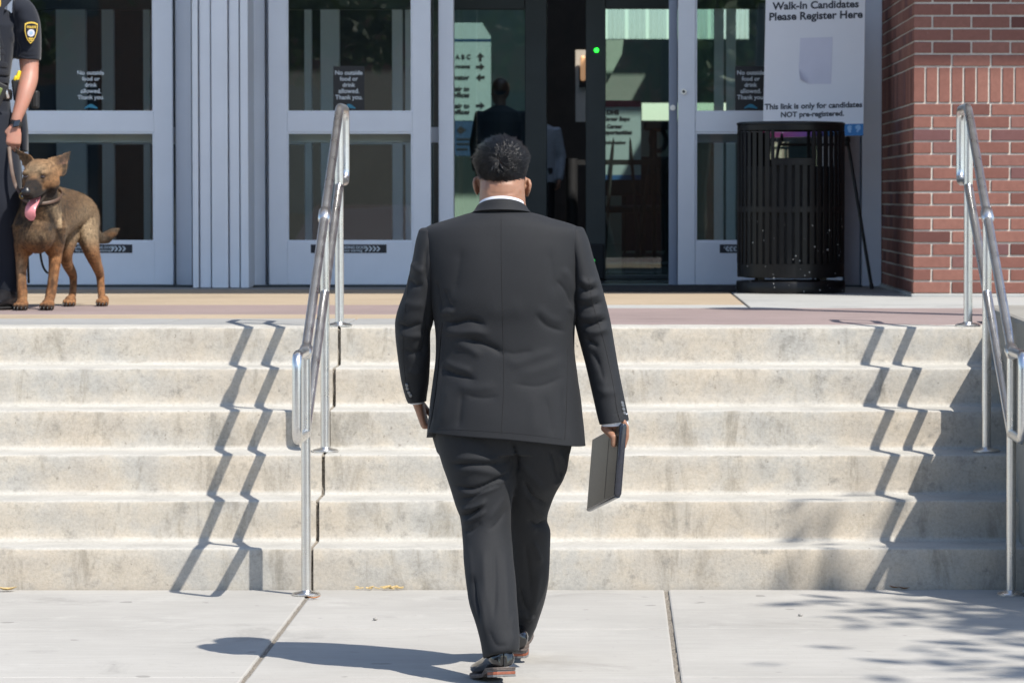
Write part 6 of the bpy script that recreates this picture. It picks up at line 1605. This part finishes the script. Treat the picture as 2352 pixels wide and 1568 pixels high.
    # lie-down fur over the trunk, neck and tail
    rs = np.random.RandomState(9); idx = rs.choice(len(a), 16000, replace=False); fb = MB(); cols = []
    for i in idx:
        x, y = X[i], Yp[i]
        if inhead[i] and ff[i] > .06: continue
        p = Vector(Wp[i]); nr = Vector(nn[i]); back = Vector((.35, .75, -.75)) if y < 560 else Vector((.05, .1, -1))
        if x > 222 and y < 570: back = Vector((.8, .1, .25))
        d = (back - nr * back.dot(nr)); d = (d.normalized() + nr * .42 + Vector(rs.normal(size=3)) * .22).normalized(); L = rs.uniform(.008, .017) * (.55 if (inhead[i] or y > 590) else 1.25 if x > 222 else 1)
        s = d.cross(nr).normalized() * .0011; q = len(fb.v); p = p - nr * .001
        fb.v += [tuple(p + s), tuple(p - s), tuple(p + d * L)]; fb.f.append((q, q + 1, q + 2)); fb.m.append(0); cols += [tuple(np.clip(Cc[i] * rs.uniform(.55, 1.4), 0, 1)) + (1,)] * 3
    fo = MB.build(fb, 'fur', m, o); c2 = fo.data.attributes.new('coat', 'FLOAT_COLOR', 'POINT'); c2.data.foreach_set('color', np.array(cols, 'f').ravel())
    # eyes, nose, tongue, claws, collar
    for s in (-1, 1):
        e = MB(); e.ball(H(s * .036, .076, .010), .0125, .011, .0095, 14, 10); e.build('eye', M['eye'], o, smooth=True)
    e = MB(); e.ball(H(0, .196, -.024), .024, .016, .018, 16, 10); e.ball(H(0, .188, -.016), .020, .018, .014, 14, 8); ns = e.build('nose', M['nose'], o); organic(ns, .003, 2)
    t0 = [H(.004, .06, -.066), H(.004, .105, -.082), H(.0, .142, -.098), H(-.003, .156, -.116), H(-.004, .156, -.138), H(-.004, .150, -.152)]
    e = MB(); Q = spline([tuple(p) + (w_,) for p, w_ in zip(t0, (.018, .023, .026, .0275, .027, .017))], 5); e.tube([q[:3] for q in Q], [(q[3], .0050) for q in Q], 18, ref=hd, dome=.9); e.build('tongue', M['tongue'], o, smooth=True)
    for s in (-1, 1):
        e = MB(); e.tube([H(s * .015, .118, -.094), H(s * .016, .120, -.078)], [.0032, .0012], 8, dome=.5); e.build('tooth', M['white'], o, smooth=True)
    for x, y, Y, w in ((48.5, 707, 18.66, .036), (108.5, 707, 18.68, .036), (160, 700, 19.33, .033), (235.5, 700, 19.37, .032)):
        c = A(x, y, Y); c.z = H6 + .018
        for t in (-1.5, -.5, .5, 1.5):
            p = c + Vector((t * w * .52, -.036 - .012 * (1.6 - abs(t)), -.001)); e = MB(); e.tube([p + Vector((0, .006, .003)), p + Vector((0, -.006, -.002)), p + Vector((0, -.011, -.010))], [.0048, .004, .0014], 8, dome=.4); e.build('claw', M['claw'], o, smooth=True)
    cc = A(93, 446, 18.74); e = MB()
    e.tube([cc + Vector((.106 * math.cos(R(q)), .122 * math.sin(R(q)), .045 * math.sin(R(q)) - .008 * math.cos(R(q)))) for q in range(0, 360, 10)], [(.0035, .0085)] * 36, 8, ref=(0, .25, 1), closed=True); e.build('collar', M['brown_leather'], o, autos=50)
    # leash from the officer's hand
    l = MB(); Lp = spline([tuple(at(21, 338, 18.74)), tuple(at(24, 368, 18.70)), tuple(at(29, 400, 18.68)), tuple(at(37, 428, 18.67)), tuple(at(50, 447, 18.64)), tuple(at(60, 446, 18.62))], 8)
    l.tube(Lp, [(.0028, .0095)] * len(Lp), 10, ref=(1, .3, 0)); l.build('x')
    lo_ = bpy.data.objects['x']; lo_.name = 'leash'; lo_.data.materials.append(M['brown_leather']) if not lo_.data.materials else lo_.data.materials.__setitem__(0, M['brown_leather'])
    WL['leash'] = WL['x']; tag(lo_, 'brown leather leash hanging from the hand of the officer to the dog', 'leash')
    e = MB(); c = Vector(Lp[-9]); e.tube([c + Vector((.010 * math.cos(t * .6), 0, .014 * math.sin(t * .6) - .006)) for t in range(10)], .0028, 8, closed=True); e.build('clip', simple('brass clip', (.45, .30, .10), .3, metal=1), lo_)
    e = MB(); lp2 = spline([tuple(at(33, 345, 18.80)), tuple(at(44, 366, 18.86)), tuple(at(50, 420, 18.92)), tuple(at(60, 500, 18.98)), tuple(at(64, 600, 19.0)), tuple(at(66, 650, 19.02))], 6)
    e.tube(lp2, [(.0022, .006)] * len(lp2), 8, ref=(1, .3, 0)); e.build('leash_loop', M['black'], lo_)
    e = MB(); lp3 = spline([tuple(at(92, 556, 19.0)), tuple(at(93, 585, 19.02)), tuple(at(99, 612, 19.04)), tuple(at(110, 627, 19.05)), tuple(at(124, 622, 19.05))], 6)
    e.tube(lp3, [(.0022, .006)] * len(lp3), 8, ref=(1, .3, 0)); e.build('leash_loop', M['black'], lo_)
dog()
